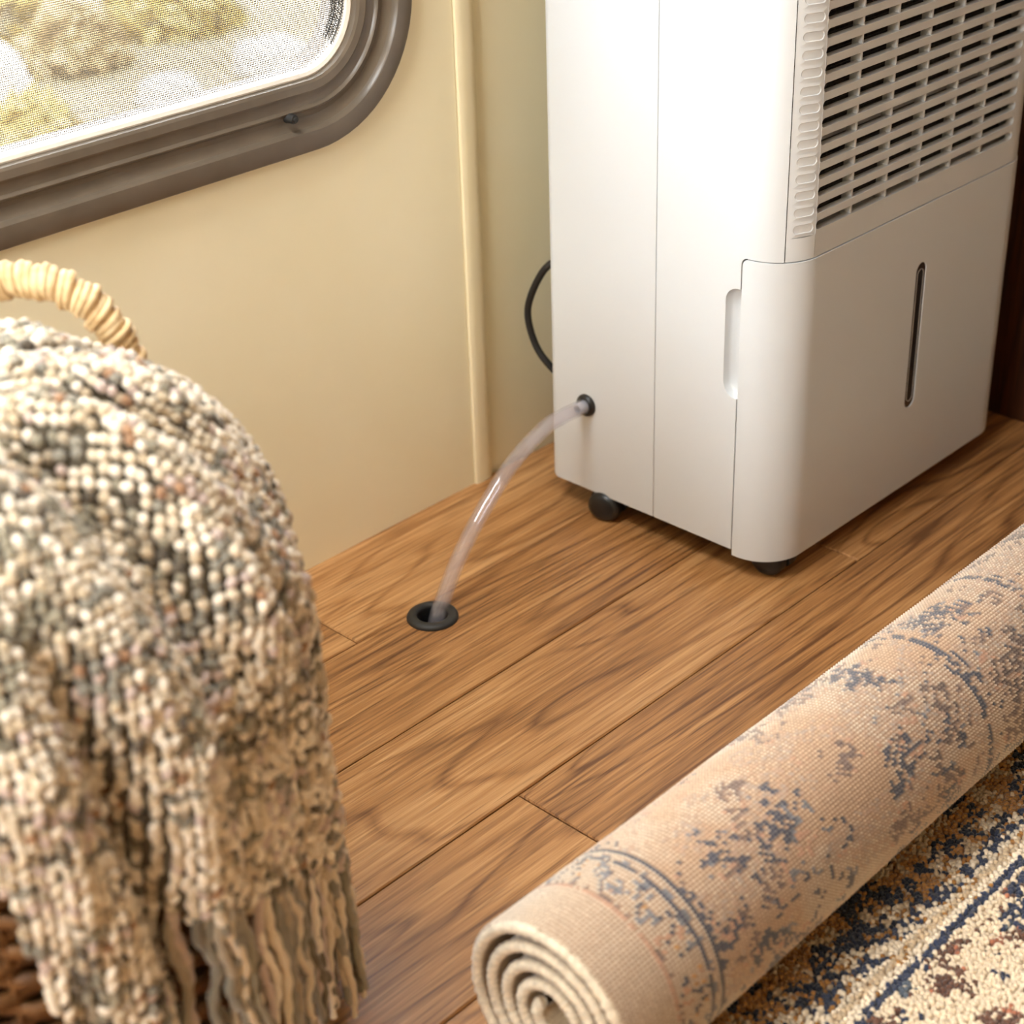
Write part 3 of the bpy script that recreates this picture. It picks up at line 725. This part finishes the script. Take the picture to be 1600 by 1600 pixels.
def field_cols(u, v, back):
    n = u.shape; nv, sl_, ru, br = (mutes if back else (navy, slate, rust, brown))
    warm = sm_(.44, .62, fbm(u * 16, v * 13, 5))[..., None]
    base = (peach * warm + cream * (1 - warm)) if back else np.broadcast_to(cream * np.array([.95, .92, .88]), n + (3,)).copy()
    base = base * (0.92 + .16 * rng.random(n))[..., None]
    w = rng.random(n)
    def put(mask, c, p=1.0):
        k = mask & (w < p * (.82 if back else 1)); base[k] = c * (0.82 + .36 * rng.random(int(k.sum())))[:, None]
    if back:
        f0 = fbm(u * 34, v * 28, 15); mix_ = rng.random(n)
        for lo_, c_ in ((.56, mutes[3] * 1.35), (.50, mutes[1] * 1.25), (.44, mutes[2])):
            k_ = (f0 > lo_) & (mix_ < .30); base[k_] = base[k_] * .60 + c_ * .40; mix_ = rng.random(n)
    rr_, a, h = rosettes(u, v, .125, .150, 11); clu = fbm(u * 70, v * 60, 23)
    wear = fbm(u * 12 + 3, v * 10 + 8, 47)
    on = (wear > .40) if back else (wear > .38)
    put(on & (rr_ > .80) & (rr_ < 1.0) & (clu > .44), nv, .75); put(on & (rr_ > .35) & (rr_ < .62) & (clu > .5), sl_, .6); put(on & (rr_ < .22), ru, .7)
    f1 = fbm(u * 26, v * 20, 21); put(on & (f1 > .63) & (clu > .42), nv, .8); put(on & (f1 > .585) & (f1 <= .63) & (clu > .5), sl_, .6)
    f2 = fbm(u * 24 + 9, v * 24 + 3, 31); put((f2 > .635) & (clu > .45), br, .7); put((f2 > .58) & (f2 <= .635) & (clu > .5), ru, .5)
    vine = np.abs(fbm(u * 13, v * 11, 41, 2) - .5); put((vine < .010) & (wear > .44), nv, .7)
    return base, put
def back_cols(th_len, v):
    """pattern on the back: th_len = length round the roll, v = distance from the near edge"""
    base, put = field_cols(th_len, v, True)
    edge = v < .100
    base[edge] = (cream * .97) * (0.92 + .14 * rng.random(int(edge.sum())))[:, None]
    nv, sl_, ru, br = mutes
    put((v > .046) & (v < .0505), ru * .85, 1.1); put((v > .0515) & (v < .055), br, .3)
    band = (v > .055) & (v < .085); clu = fbm(th_len * 80, v * 80, 63)
    zz = np.abs(((th_len / .034) % 1) - .5) * 2; t_ = (v - .055) / .030
    put(band & (np.abs(zz - t_) < .15) & (clu > .40), nv, .75); put(band & (np.abs(zz + .35 - t_) < .10), amber * 1.1, .45); put(band & (fbm(th_len * 60, v * 60, 61) > .62), sl_, .6); put(band & (fbm(th_len * 50, v * 50, 71) > .64), ru, .5)
    put((v > .0850) & (v < .0890), nv, .95); put((v > .0900) & (v < .0950) & ((th_len / .022) % 1 < .45) & (clu > .35), sl_, 1.1); put((v > .0955) & (v < .1010), nv * .8, 1.3)
    for v0 in (.47, .60, .70, .80):
        put((np.abs(v - v0 - .004 * np.sin(th_len * 30)) < .0040) & (clu > .30), nv, 1.0); put((np.abs(v - v0 - .013) < .002) & (clu > .5), nv, .6); put((np.abs(v - v0 + .022) < .010) & ((th_len / .042) % 1 < .5) & (clu > .45), br, .6)
    far = (v > .38); put(far & (fbm(th_len * 20 + 4, v * 30, 81) > .60) & (clu > .46), br * .75, .75)
    return base
def flat_cols(x, v):
    """pattern on the pile side of the flat part; x = world x"""
    u = x + 0.60
    base, put = field_cols(u * 1.0, v, False)
    d = np.minimum(x - (-0.488), v - .213)                  # distance inside the field
    inside = d > 0
    bd = (~inside)
    base[bd] = (amber * .75) * (0.75 + .5 * rng.random(int(bd.sum())))[:, None]
    dd = -d
    put(bd & (fbm(x * 60, v * 60, 91) > .50), sand * .8, .8)
    rr_, a, h = rosettes(x, v, .062, .075, 17); put(bd & (rr_ > .75) & (rr_ < 1.15), navy * .45, .85); put(bd & (rr_ < .45), cream * .8, .8); put(bd & (fbm(x * 52, v * 46, 95) > .63), navy * .4, .9)
    put((dd > .0) & (dd < .0075), cream, .95); put((dd > .0075) & (dd < .0145), sand, .9); put((dd > .0145) & (dd < .033), cream * .92, .9)
    put((dd > .0160) & (dd < .0315) & (fbm(x * 130, v * 130, 97) > .48), navy, .85)
    put((d > 0) & (d < .0070), navy * 1.1, .92); put((d > .018) & (d < .0215), brown, .30)
    return base
# the sheet's path from flat to spiral, in the (x,z) plane
TURNS = 4.35; DR = 0.0150
def spiral_c(th):
    """th = angle travelled from the bottom, going towards -x, then up and over"""
    r = R0 - TH / 2 - DR * th / (2 * PI) * np.clip(th / 2.0, 0, 1)
    r = np.maximum(r, .010); a = -PI / 2 - th
    return np.stack([RX + r * np.cos(a), RZ + r * np.sin(a)], -1), np.stack([np.cos(a), np.sin(a)], -1)
# outer turn: one bead per knot on a half-knot grid
TH1 = 2 * PI * 1.06
n_k = int(TH1 * R0 / KA); n_y = int((YF - YE) / KY)
thv = np.linspace(0, TH1, 2 * n_k + 1); yv = np.linspace(YE + .0035, YF, 2 * n_y + 1)
cpt, nrm = spiral_c(thv)
ii, jj = np.meshgrid(np.arange(2 * n_k + 1), np.arange(2 * n_y + 1), indexing='ij')
bead = np.where((ii % 2 == 1), np.where(jj % 2 == 1, .0023, .0009), np.where(jj % 2 == 1, .0000, -.0003))
wob = .0016 * (fbm(thv[:, None] * 2.0 + 0 * yv[None], yv[None] * 5 + 0 * thv[:, None], 3) - .5) * 2
hgt = TH / 2 + bead + wob + rng.normal(0, .00012, bead.shape)
X = cpt[:, None, 0] + nrm[:, None, 0] * hgt; Z = cpt[:, None, 1] + nrm[:, None, 1] * hgt; Y = np.broadcast_to(yv[None], X.shape) + rng.normal(0, .00012, X.shape)
Vr = np.stack([X, Y, Z], -1).reshape(-1, 3); W = 2 * n_y + 1
ia, ja = np.meshgrid(np.arange(2 * n_k), np.arange(2 * n_y), indexing='ij'); idx = (ia * W + ja).ravel()
Fr = np.stack([idx, idx + 1, idx + W + 1, idx + W], 1)
ku, kv = np.meshgrid(np.arange(n_k) * KA, np.arange(n_y) * KY, indexing='ij')
kc = back_cols(ku, kv)
up_u = np.repeat(kc, 2, 0); up_u = np.concatenate([up_u, up_u[-1:]], 0); kcv = np.repeat(up_u, 2, 1); kcv = np.concatenate([kcv, kcv[:, -1:]], 1)    # knot colour at every vertex
weft = np.array(lin(140, 106, 82)); warp = np.array(lin(160, 126, 98))
lum = np.clip((kcv / cream).mean(-1, keepdims=True), 0, 1); dark_k = 1 - sm_(.35, .75, lum)
bead_c = kcv * (1 - .26 * dark_k) + cream * .26 * dark_k                    # the bead keeps some pale thread on top
warp_c = warp * (1 - dark_k) + kcv * .95 * dark_k; weft_c = weft * (1 - dark_k) + kcv * .8 * dark_k
odd = (ii % 2 == 1)[..., None]; oddj = (jj % 2 == 1)[..., None]
fc = np.where(odd, np.where(oddj, bead_c, warp_c * .85 + bead_c * .15), np.where(oddj, weft_c * .8 + warp_c * .2, weft_c)).reshape(-1, 3)
roll = mesh('rolled_section', Vr, Fr, M['rugback'], rug, True, None, fc)
# the sheet's inside and the inner turns
thv = np.linspace(0, TURNS * 2 * PI, 300); cpt, nrm = spiral_c(thv); ysp = np.linspace(YE + .004, YF, 24)
def turn_surface(off, mask):
    c_ = cpt[mask] + nrm[mask] * off; k = len(c_); V_ = np.zeros((k, len(ysp), 3)); V_[..., 0] = c_[:, None, 0]; V_[..., 2] = c_[:, None, 1]; V_[..., 1] = ysp[None]
    a, b = np.meshgrid(np.arange(k - 1), np.arange(len(ysp) - 1), indexing='ij'); i_ = (a * len(ysp) + b).ravel(); w_ = len(ysp)
    return V_.reshape(-1, 3), np.stack([i_, i_ + 1, i_ + w_ + 1, i_ + w_], 1)
Va, Fa = turn_surface(-TH / 2, thv >= 0); Vb, Fb = turn_surface(TH / 2 - .0012, thv >= 0)
Vi_ = np.vstack([Va, Vb]); Fi_ = np.vstack([Fa, Fb + len(Va)])
mesh('inner_turns', Vi_, Fi_, M['rugpile'], roll, True, 60, np.repeat((sand * .8)[None], len(Vi_), 0) * (0.85 + .3 * rng.random(len(Vi_)))[:, None])
# overcast edge binding that follows the spiral at the near end
nb = 620; thb = np.linspace(0.0, TURNS * 2 * PI, nb); cb, nb_ = spiral_c(thb)
jit = 1 + .10 * np.sin(np.arange(nb) * 2.2) + rng.normal(0, .03, nb)
Vt, Ft = tube_arrays(np.stack([cb[:, 0], np.full(nb, YE + .004) + rng.normal(0, .0003, nb), cb[:, 1]], 1), (TH / 2 + .0004) * jit, 8)
cB = np.repeat((cream * .80)[None], len(Vt), 0) * (0.8 + .35 * rng.random(len(Vt)))[:, None]
mesh('edge_binding', Vt, Ft, M['rugback'], roll, True, 60, cB)
# flat part: backing plus cut pile tufts
XFLAT1 = 0.02
fl_b = plate('rug_backing', [(RX - .002, YE + .004), (XFLAT1, YE + .004), (XFLAT1, YF), (RX - .002, YF)], [], flat3, .0006, .0042, None, rug)
fl_b.data.materials.append(M['rugback']); a_ = fl_b.data.attributes.new('col', 'FLOAT_COLOR', 'POINT'); a_.data.foreach_set('color', np.tile(np.append(amber * .35, 1), len(fl_b.data.vertices)).astype(np.float32))
def tufts(name, x0, x1, y0, y1, p, h, parent):
    gx, gy = np.meshgrid(np.arange(x0, x1, p), np.arange(y0, y1, p), indexing='ij')
    cols = flat_cols(gx, gy - YE).reshape(-1, 3); px_ = gx.ravel() + rng.normal(0, p * .12, gx.size); py_ = gy.ravel() + rng.normal(0, p * .12, gx.size); n = len(px_)
    k = 6; a = np.arange(k) * 2 * PI / k; tilt = rng.normal(0, .22, (n, 2)) * h; hh = h * (0.8 + .35 * rng.random(n)) + .0008 * (fbm(px_ * 60, py_ * 60, 4) - .5) * 2
    rw_ = p * (.62 + .12 * rng.random(n))
    V_ = np.zeros((n, 3 * k + 1, 3))
    for L, (rs, zs) in enumerate(((.80, 0.), (1.0, .62), (.70, .93))):
        V_[:, L * k:(L + 1) * k, 0] = px_[:, None] + tilt[:, :1] * zs + rw_[:, None] * rs * np.cos(a); V_[:, L * k:(L + 1) * k, 1] = py_[:, None] + tilt[:, 1:] * zs + rw_[:, None] * rs * np.sin(a); V_[:, L * k:(L + 1) * k, 2] = .004 + hh[:, None] * zs
    V_[:, -1] = np.stack([px_ + tilt[:, 0], py_ + tilt[:, 1], .004 + hh], 1)
    f_ = []
    for L in range(2):
        for i in range(k): j = (i + 1) % k; f_ += [(L * k + i, L * k + j, (L + 1) * k + j), (L * k + i, (L + 1) * k + j, (L + 1) * k + i)]
    for i in range(k): f_.append((2 * k + i, 2 * k + (i + 1) % k, 3 * k))
    f_ = np.array(f_); F_ = (f_[None] + (np.arange(n) * (3 * k + 1))[:, None, None]).reshape(-1, 3)
    o = mesh(name, V_.reshape(-1, 3), F_, M['rugpile'], parent, True, None, np.repeat(cols, 3 * k + 1, 0)); return tag(o, kind='stuff')
tufts('pile', RX + .002, -0.33, YE + .006, 1.40, .0036, .0058, rug)
tufts('coarse_pile', -0.33, XFLAT1, YE + .006, YF, .0072, .0058, rug)
tufts('coarse_pile', RX + .002, -0.33, 1.40, YF, .0072, .0058, rug)

# ------------------------------------------------------------------ basket with raffia handle
BC = np.array([-0.915, 0.405]); VD = -BC / np.linalg.norm(BC); RD = np.array([-VD[1], VD[0]])   # centre, towards the viewer's side, to the right of that
def around(phi):                       # phi in radians, 0 = VD, 90 deg = RD
    phi = np.asarray(phi); return np.cos(phi)[..., None] * VD + np.sin(phi)[..., None] * RD
bsk = tag(empty('wicker_basket', (BC[0], BC[1], 0)), 'brown wicker basket with a raffia-wrapped handle, under the knitted blanket', 'basket')
RIMZ = 0.385; rad_at = lambda z: .165 + (.192 - .165) * z / RIMZ
NST = 44
rows_b = int(RIMZ / .0125); n_w = 220
ph = np.linspace(0, 2 * PI, n_w, endpoint=False)
for k in range(rows_b):
    z = .008 + k * .0125; rr_ = rad_at(z) + .0042 * np.cos(ph * NST / 2 + (PI if k % 2 else 0))
    c_ = BC + around(ph) * rr_[:, None]; zz = z + rng.normal(0, .0006, n_w)
    th6 = np.arange(6) * PI / 3; d_ = around(ph)
    Vw = np.zeros((n_w, 6, 3)); Vw[..., :2] = c_[:, None] + d_[:, None] * (.0036 * np.cos(th6))[None, :, None]; Vw[..., 2] = zz[:, None] + .0060 * np.sin(th6)
    a, b = np.meshgrid(np.arange(n_w), np.arange(6), indexing='ij'); a2, b2 = (a + 1) % n_w, (b + 1) % 6
    mesh('weaver', Vw.reshape(-1, 3), np.stack([a * 6 + b, a2 * 6 + b, a2 * 6 + b2, a * 6 + b2], -1).reshape(-1, 4), M['wicker'], bsk, True, None)
st0 = None
for k in range(NST):
    p_ = 2 * PI * (k + .5) / NST
    d_ = around(np.array(p_))
    A = np.array([*(BC + d_ * rad_at(0)), .002]); B = np.array([*(BC + d_ * rad_at(RIMZ)), RIMZ])
    tube('stake', [A, (A + B) / 2, B], .0032, M['wicker'], bsk, 6)
ph2 = np.linspace(0, 2 * PI, 121); Vt, Ft = tube_arrays(np.concatenate([BC + around(ph2) * (rad_at(RIMZ)), np.full((121, 1), RIMZ)], 1), .0085, 8, False)
mesh('rim', Vt, Ft, M['wicker'], bsk, True, 60)
lathe('bottom', [(0, .004), (.166, .004), (.166, .0), (0, .0)], (BC[0], BC[1], 0), (0, 0, 1), M['wicker'], bsk, 40)
def handle(phi0, mat):
    hcx = BC + around(np.array(phi0)) * .196; tg = np.array([-around(np.array(phi0))[1], around(np.array(phi0))[0]])
    P3 = lambda o_, z: (hcx[0] + tg[0] * o_, hcx[1] + tg[1] * o_, z)
    path = spline([P3(-.083, .30), P3(-.081, .40), P3(-.074, .492), P3(-.048, .543), P3(0, .560), P3(.048, .543), P3(.074, .492), P3(.081, .40), P3(.083, .30)], 150)
    h_ = tube('handle', path, .0100, mat, bsk, 10)
    tan = np.gradient(path, axis=0); tan /= np.linalg.norm(tan, axis=1)[:, None]; nn = np.array([*around(np.array(phi0)), 0]); bb = np.cross(tan, nn)
    # coiled raffia strands
    turns = 38; tt = np.linspace(0, 1, 1000); pi_ = np.stack([np.interp(tt, np.linspace(0, 1, 150), path[:, i]) for i in range(3)], 1); bi_ = np.stack([np.interp(tt, np.linspace(0, 1, 150), bb[:, i]) for i in range(3)], 1)
    for s in (0, PI):
        a = (tt + .0022 * np.sin(tt * 41 + s) + .0010 * np.sin(tt * 97)) * turns * 2 * PI + s; rr_ = .0104 + .0010 * np.sin(tt * 170) + .0008 * np.sin(tt * 331 + s)
        tube('raffia_wrap', pi_ + (np.cos(a) * rr_)[:, None] * nn + (np.sin(a) * rr_)[:, None] * bi_, .0030 + .0006 * np.sin(tt * 260 + s), mat, h_, 6)
handle(math.radians(152), M['raffia'])

# ------------------------------------------------------------------ knitted blanket draped over the basket
PROF = spline([(0.0, .571), (.055, .569), (.10, .561), (.140, .545), (.176, .518), (.203, .480), (.221, .428), (.2270, .370), (.2260, .30), (.2240, .22), (.2230, .13), (.2230, .05)], 400)
seg = np.linalg.norm(np.diff(PROF, axis=0), axis=1); ARC = np.concatenate([[0], np.cumsum(seg)]); LEN = ARC[-1]
def prof(s): return np.interp(s, ARC, PROF[:, 0]), np.interp(s, ARC, PROF[:, 1])
gs = lambda x, w: np.exp(-(x / w) ** 2)
sm = lambda a, b, x: np.clip((x - a) / (b - a), 0, 1) ** 2 * (3 - 2 * np.clip((x - a) / (b - a), 0, 1))
def fold(deg, z):
    """radial displacement of the drape, deg = angle round the basket, z = height of the profile"""
    low = 1 - sm(.44, .54, z); dome = sm(.40, .50, z) * (1 - sm(.555, .570, z))
    vv = 12.5 + (.47 - z) * 44
    f_ = low * (-.030 * gs(deg - vv, 3.6) + .012 * gs(deg - vv + 9, 6) + .010 * gs(deg - vv - 12, 8))
    vr = 51 + (.424 - z) * 74
    f_ = f_ + (1 - sm(.46, .53, z)) * (.011 * gs(deg - vr, 5) - .012 * gs(deg - vr - 9, 4.5) + .004 * gs(deg - vr - 20, 6) - .010 * gs(deg - 36, 4))
    f_ = f_ + dome * (-.016 * gs(deg - 70, 7) - .020 * gs(deg - 36, 7) + .010 * gs(deg - 53, 7) + .004 * gs(deg - 86, 8) - .012 * gs(deg + 12, 9) + .008 * gs(deg - 12, 9))
    f_ = f_ + (1 - dome) * .006 * np.sin(np.radians(deg) * 9 + 2) * sm(85, 130, np.abs(deg - 10))
    f_ = f_ + .006 * (fbm(deg / 14 + 40, z * 14 + 3, 55, 2) - .5) * 2
    return f_
def hem_z(deg):
    d = np.asarray(deg, float)
    return np.interp(d, [-180, -75, -74.9, -60, 2, 3, 22, 23, 43, 60, 90, 150, 180], [.12, .12, .36, .37, .37, .10, .09, .280, .248, .205, .150, .12, .12])
def edge_ok(deg, z):
    eb = np.where(z < .40, -1.7 + (.364 - z) * 35, -999)
    gap = (deg > -75) & (deg < eb)
    return ~(gap & (z < .385)) & ((z > hem_z(deg)) | ((deg >= -75) & (deg < 23) & (z > .09)))
def surf(deg, s, off=0.0):
    R_, z = prof(s); rr_ = R_ + fold(deg, z) * np.clip(R_ / .1, 0, 1) + off * np.clip(R_ / .16, .2, 1)
    d_ = around(np.radians(deg)); zz = z + off * np.clip(1 - R_ / .21, 0, 1) + .012 * (fbm(deg / 30 + 9, s * 18, 77, 2) - .5) * sm(.5, .57, z) + 1.1 * fold(deg, z) * sm(.45, .55, z)
    return np.concatenate([BC + d_ * rr_[..., None], zz[..., None]], -1)
blk = tag(empty('knitted_blanket', (BC[0], BC[1], RIMZ)), 'chunky variegated cream, grey and brown knitted blanket with fringe draped over basket', 'blanket')
# base cloth under the stitches
gd, gs_ = np.meshgrid(np.linspace(-180, 180, 361), np.linspace(.002, LEN, 130), indexing='ij')
Vb_ = surf(gd, gs_, -.0060).reshape(-1, 3); zmid = prof(gs_)[1]
ok = edge_ok(gd, zmid).ravel(); a, b = np.meshgrid(np.arange(360), np.arange(129), indexing='ij'); i_ = (a * 130 + b).ravel()
Fb_ = np.stack([i_, i_ + 1, i_ + 131, i_ + 130], 1); Fb_ = Fb_[ok[Fb_].all(1)]
tones = [np.array(lin(*c)) for c in ((228, 216, 198), (208, 192, 168), (184, 166, 140), (156, 142, 122), (138, 130, 112), (130, 124, 112), (106, 96, 80), (154, 118, 90), (190, 170, 160), (86, 76, 64))]
wts = np.array([.27, .19, .13, .09, .085, .075, .05, .02, .06, .03]); wts /= wts.sum()
cloth = mesh('cloth', Vb_, Fb_, M['yarn'], blk, True, None, np.repeat((tones[6] * .7)[None], len(Vb_), 0))
# stitches: one squashed ball of yarn each
def ico(sub):
    bm = bmesh.new(); bmesh.ops.create_icosphere(bm, subdivisions=sub, radius=1.0); bm.verts.index_update()
    v = np.array([v_.co[:] for v_ in bm.verts]); f_ = np.array([[q.index for q in p.verts] for p in bm.faces]); bm.free(); return v, f_
def stitches(name, d0, d1, p, sub):
    sv, sf = ico(sub); D, S, CI, RI = [], [], [], []
    for ri, s in enumerate(np.arange(.004, LEN, p * .95)):
        R_, z = prof(s); n_full = max(6, int(2 * PI * float(R_) / p)); n_full += n_full % 2
        dg_ = np.arange(n_full) * 360 / n_full - 180; dg_ = dg_[(dg_ >= d0) & (dg_ < d1)]
        D.append(dg_); S.append(np.full(len(dg_), s)); CI.append(np.round((dg_ + 180) * n_full / 360).astype(int)); RI.append(np.full(len(dg_), ri))
    D, S, CI, RI = map(np.concatenate, (D, S, CI, RI))
    z = prof(S)[1]; keep = edge_ok(D, z); D, S, CI, RI, z = D[keep], S[keep], CI[keep], RI[keep], z[keep]; n = len(D)
    jd = rng.normal(0, .10, n) * np.degrees(p / np.maximum(prof(S)[0], .02)); js = rng.normal(0, .10, n) * p
    e = 1e-3
    c = surf(D + jd, S + js); tu = surf(D + jd + .4, S + js) - surf(D + jd - .4, S + js); ts = surf(D + jd, S + js + e) - surf(D + jd, S + js - e)
    tu /= np.linalg.norm(tu, axis=1)[:, None]; nn = np.cross(ts, tu); nn /= np.linalg.norm(nn, axis=1)[:, None] + 1e-9
    nn *= np.where((nn[:, 2] * .6 + (nn[:, :2] * (c[:, :2] - BC)).sum(1)) < 0, -1, 1)[:, None]
    ts = np.cross(nn, tu)
    low = 1 - sm(.40, .50, z); rib = (CI % 4 < 2)
    hgt_ = -.0022 * low * (~rib) + rng.normal(0, .0006, n) + .0010 * ((RI + CI) % 2)
    ang = np.where(CI % 2 == 0, .55, -.55) * (.4 + .6 * low) + rng.normal(0, .35, n)
    ca, sa = np.cos(ang)[:, None], np.sin(ang)[:, None]; e1 = tu * ca + ts * sa; e2 = -tu * sa + ts * ca
    size = p * (0.54 + .10 * rng.random(n)); ax1 = size * (.95 - .12 * low); ax2 = size * (1.12 + .25 * low); ax3 = size * .92
    c = c + nn * hgt_[:, None]
    V_ = c[:, None] + sv[None, :, 0, None] * (e1 * ax1[:, None])[:, None] + sv[None, :, 1, None] * (e2 * ax2[:, None])[:, None] + sv[None, :, 2, None] * (nn * ax3[:, None])[:, None]
    F_ = (sf[None] + (np.arange(n) * len(sv))[:, None, None]).reshape(-1, 3)
    # variegated yarn: the colour changes slowly along a course, with jumps between courses
    t_ = vnoise(D / 5.0 + RI * 7.3, RI * .31 + 0 * D, 101) * .42 + fbm(D / 8 + 5, S * 24, 103, 2) * .75 + rng.normal(0, .06, n)
    rk = np.argsort(np.argsort(t_)) / n; cum = np.cumsum(wts[[4, 9, 6, 3, 2, 0, 1, 8, 7, 5]]); pick = np.array([4, 9, 6, 3, 2, 0, 1, 8, 7, 5])[np.minimum(np.searchsorted(cum, rk), 9)]
    alt = rng.random(n) < .14; pick = np.where(alt, rng.choice(10, n, p=wts), pick)
    cols = np.array(tones)[pick] * (0.90 + .2 * rng.random(n))[:, None]
    o = mesh(name, V_.reshape(-1, 3), F_, M['yarn'], blk, True, None, np.repeat(cols, len(sv), 0)); return tag(o, kind='stuff')
stitches('stitches', -14, 112, .0066, 2)
stitches('coarse_stitches', 112, 180, .0090, 1); stitches('coarse_stitches', -180, -14, .0090, 1)
# fringe: every tassel a few wavy strands
def tassel(deg, z0, length, floor_z=.004):
    s0 = float(np.interp(-z0, -PROF[:, 1], ARC)); base = surf(np.array([deg]), np.array([s0]))[0] ; d_ = around(np.array(math.radians(deg)))
    tg = np.array([-d_[1], d_[0], 0]); V_, F_, C_ = [], [], []
    for k in range(random.choice((2, 3))):
        L = min(length * random.uniform(.85, 1.1), z0 - floor_z); n = 30; tt = np.linspace(0, 1, n); ph_ = random.uniform(0, 6.28); fr_ = random.uniform(9, 15); am = random.uniform(.0018, .0050)
        off = random.uniform(-.0045, .0045); lean = random.uniform(-.010, .012); outw = random.uniform(-.004, .008)
        pts = base[None] + np.concatenate([(tt[:, None] * outw + .001 * np.cos(tt * fr_ + ph_)[:, None]) * d_[None], (-L * tt + .004)[:, None]], 1) + (off + lean * tt + am * np.sin(tt * fr_ + ph_))[:, None] * tg
        rd_ = .0040 * (1 - .40 * tt ** 2) * (1 + .22 * np.sin(tt * 46 + ph_)); v_, f_ = tube_arrays(pts, rd_, 6); b0 = sum(len(q) for q in V_); V_.append(v_); F_ += [tuple(i + b0 for i in q) for q in f_]
        C_.append(np.repeat((tones[random.choice((0, 1, 2, 3, 4, 5, 6, 8))])[None], len(v_), 0))
    mesh('tassel', np.vstack(V_), F_, M['yarn'], blk, True, 60, np.vstack(C_))
dgs = 23.5
while dgs < 178: tassel(dgs, float(hem_z(dgs)) + .004, .135); dgs += 2.9 if dgs < 100 else 4.5
dgs = 6.0
while dgs < 22: tassel(dgs, .094, .085); dgs += 2.6
dgs = -178
while dgs < -76: tassel(dgs, .124, .11); dgs += 5

# ------------------------------------------------------------------ outside the window
gnd = box('outside_ground', (-60, -60, -.92), (WALL_X - .8, 60, -.80), M['gravel']); tag(gnd, kind='structure')
def shrub(x, y, R_, h, n, mat, name, label):
    V_, F_ = [], []
    for k in range(n):
        a, b = random.uniform(0, 2 * PI), random.uniform(0, 1) ; rr_ = R_ * random.uniform(.55, 1) ** .5 * math.sqrt(1 - b * b * .9)
        c = Vector((x + rr_ * math.cos(a), y + rr_ * math.sin(a), -.8 + h * b * random.uniform(.7, 1))); s_ = random.uniform(.02, .05); d1 = Vector((random.gauss(0, 1), random.gauss(0, 1), random.gauss(0, 1))).normalized(); d2 = d1.orthogonal().normalized()
        i = len(V_); V_ += [c - d1 * s_ * 1.6, c + d2 * s_ * .7 + d1.cross(d2) * s_ * .2, c + d1 * s_ * 1.6, c - d2 * s_ * .7 + d1.cross(d2) * s_ * .2]; F_ += [(i, i + 1, i + 2), (i, i + 2, i + 3)]
    r_ = empty(name, (x, y, -.8)); tag(r_, label, 'shrub', 'shrubs outside the window')
    tag(mesh('foliage', V_, F_, mat, r_, False), kind='stuff')
    for k in range(3): tube('stem', [(x, y, -.8), (x + random.gauss(0, R_ * .2), y + random.gauss(0, R_ * .2), -.8 + h * .6)], .012, M['wicker'], r_, 6)
shrub(-6.3, 4.35, .30, .35, 500, M['leaf'], 'shrub', 'yellowish shrub outside, seen above the window knob')
shrub(-6.1, 3.72, .22, .25, 350, M['leaf2'], 'shrub', 'small dry shrub outside, left of the yellowish one')
shrub(-7.0, 3.8, .40, .45, 600, M['leaf'], 'shrub', 'wide yellowish shrub outside at the top edge of the window view')
shrub(-5.15, 2.95, .16, .22, 260, M['leaf'], 'shrub', 'low shrub outside at the lower left of the window view')
def rock(x, y, r, label):
    bm = bmesh.new(); bmesh.ops.create_icosphere(bm, subdivisions=3, radius=1)
    for v in bm.verts:
        k = 1 + .18 * math.sin(v.co.x * 3 + x) * math.cos(v.co.y * 4) + .1 * math.sin(v.co.z * 6 + y); v.co = Vector((x + v.co.x * r * k, y + v.co.y * r * k * .9, -.8 + r * .35 + v.co.z * r * .6 * k))
    tag(bm_obj('boulder', bm, M['rock'], None, 60), label, 'boulder', 'pale boulders outside the window')
rock(-5.75, 3.05, .30, 'large pale boulder outside at the left of the window view')
rock(-5.35, 4.15, .16, 'small pale boulder outside near the right end of the window view')
rock(-5.3, 3.62, .13, 'smallest pale boulder outside, low in the middle of the window view')
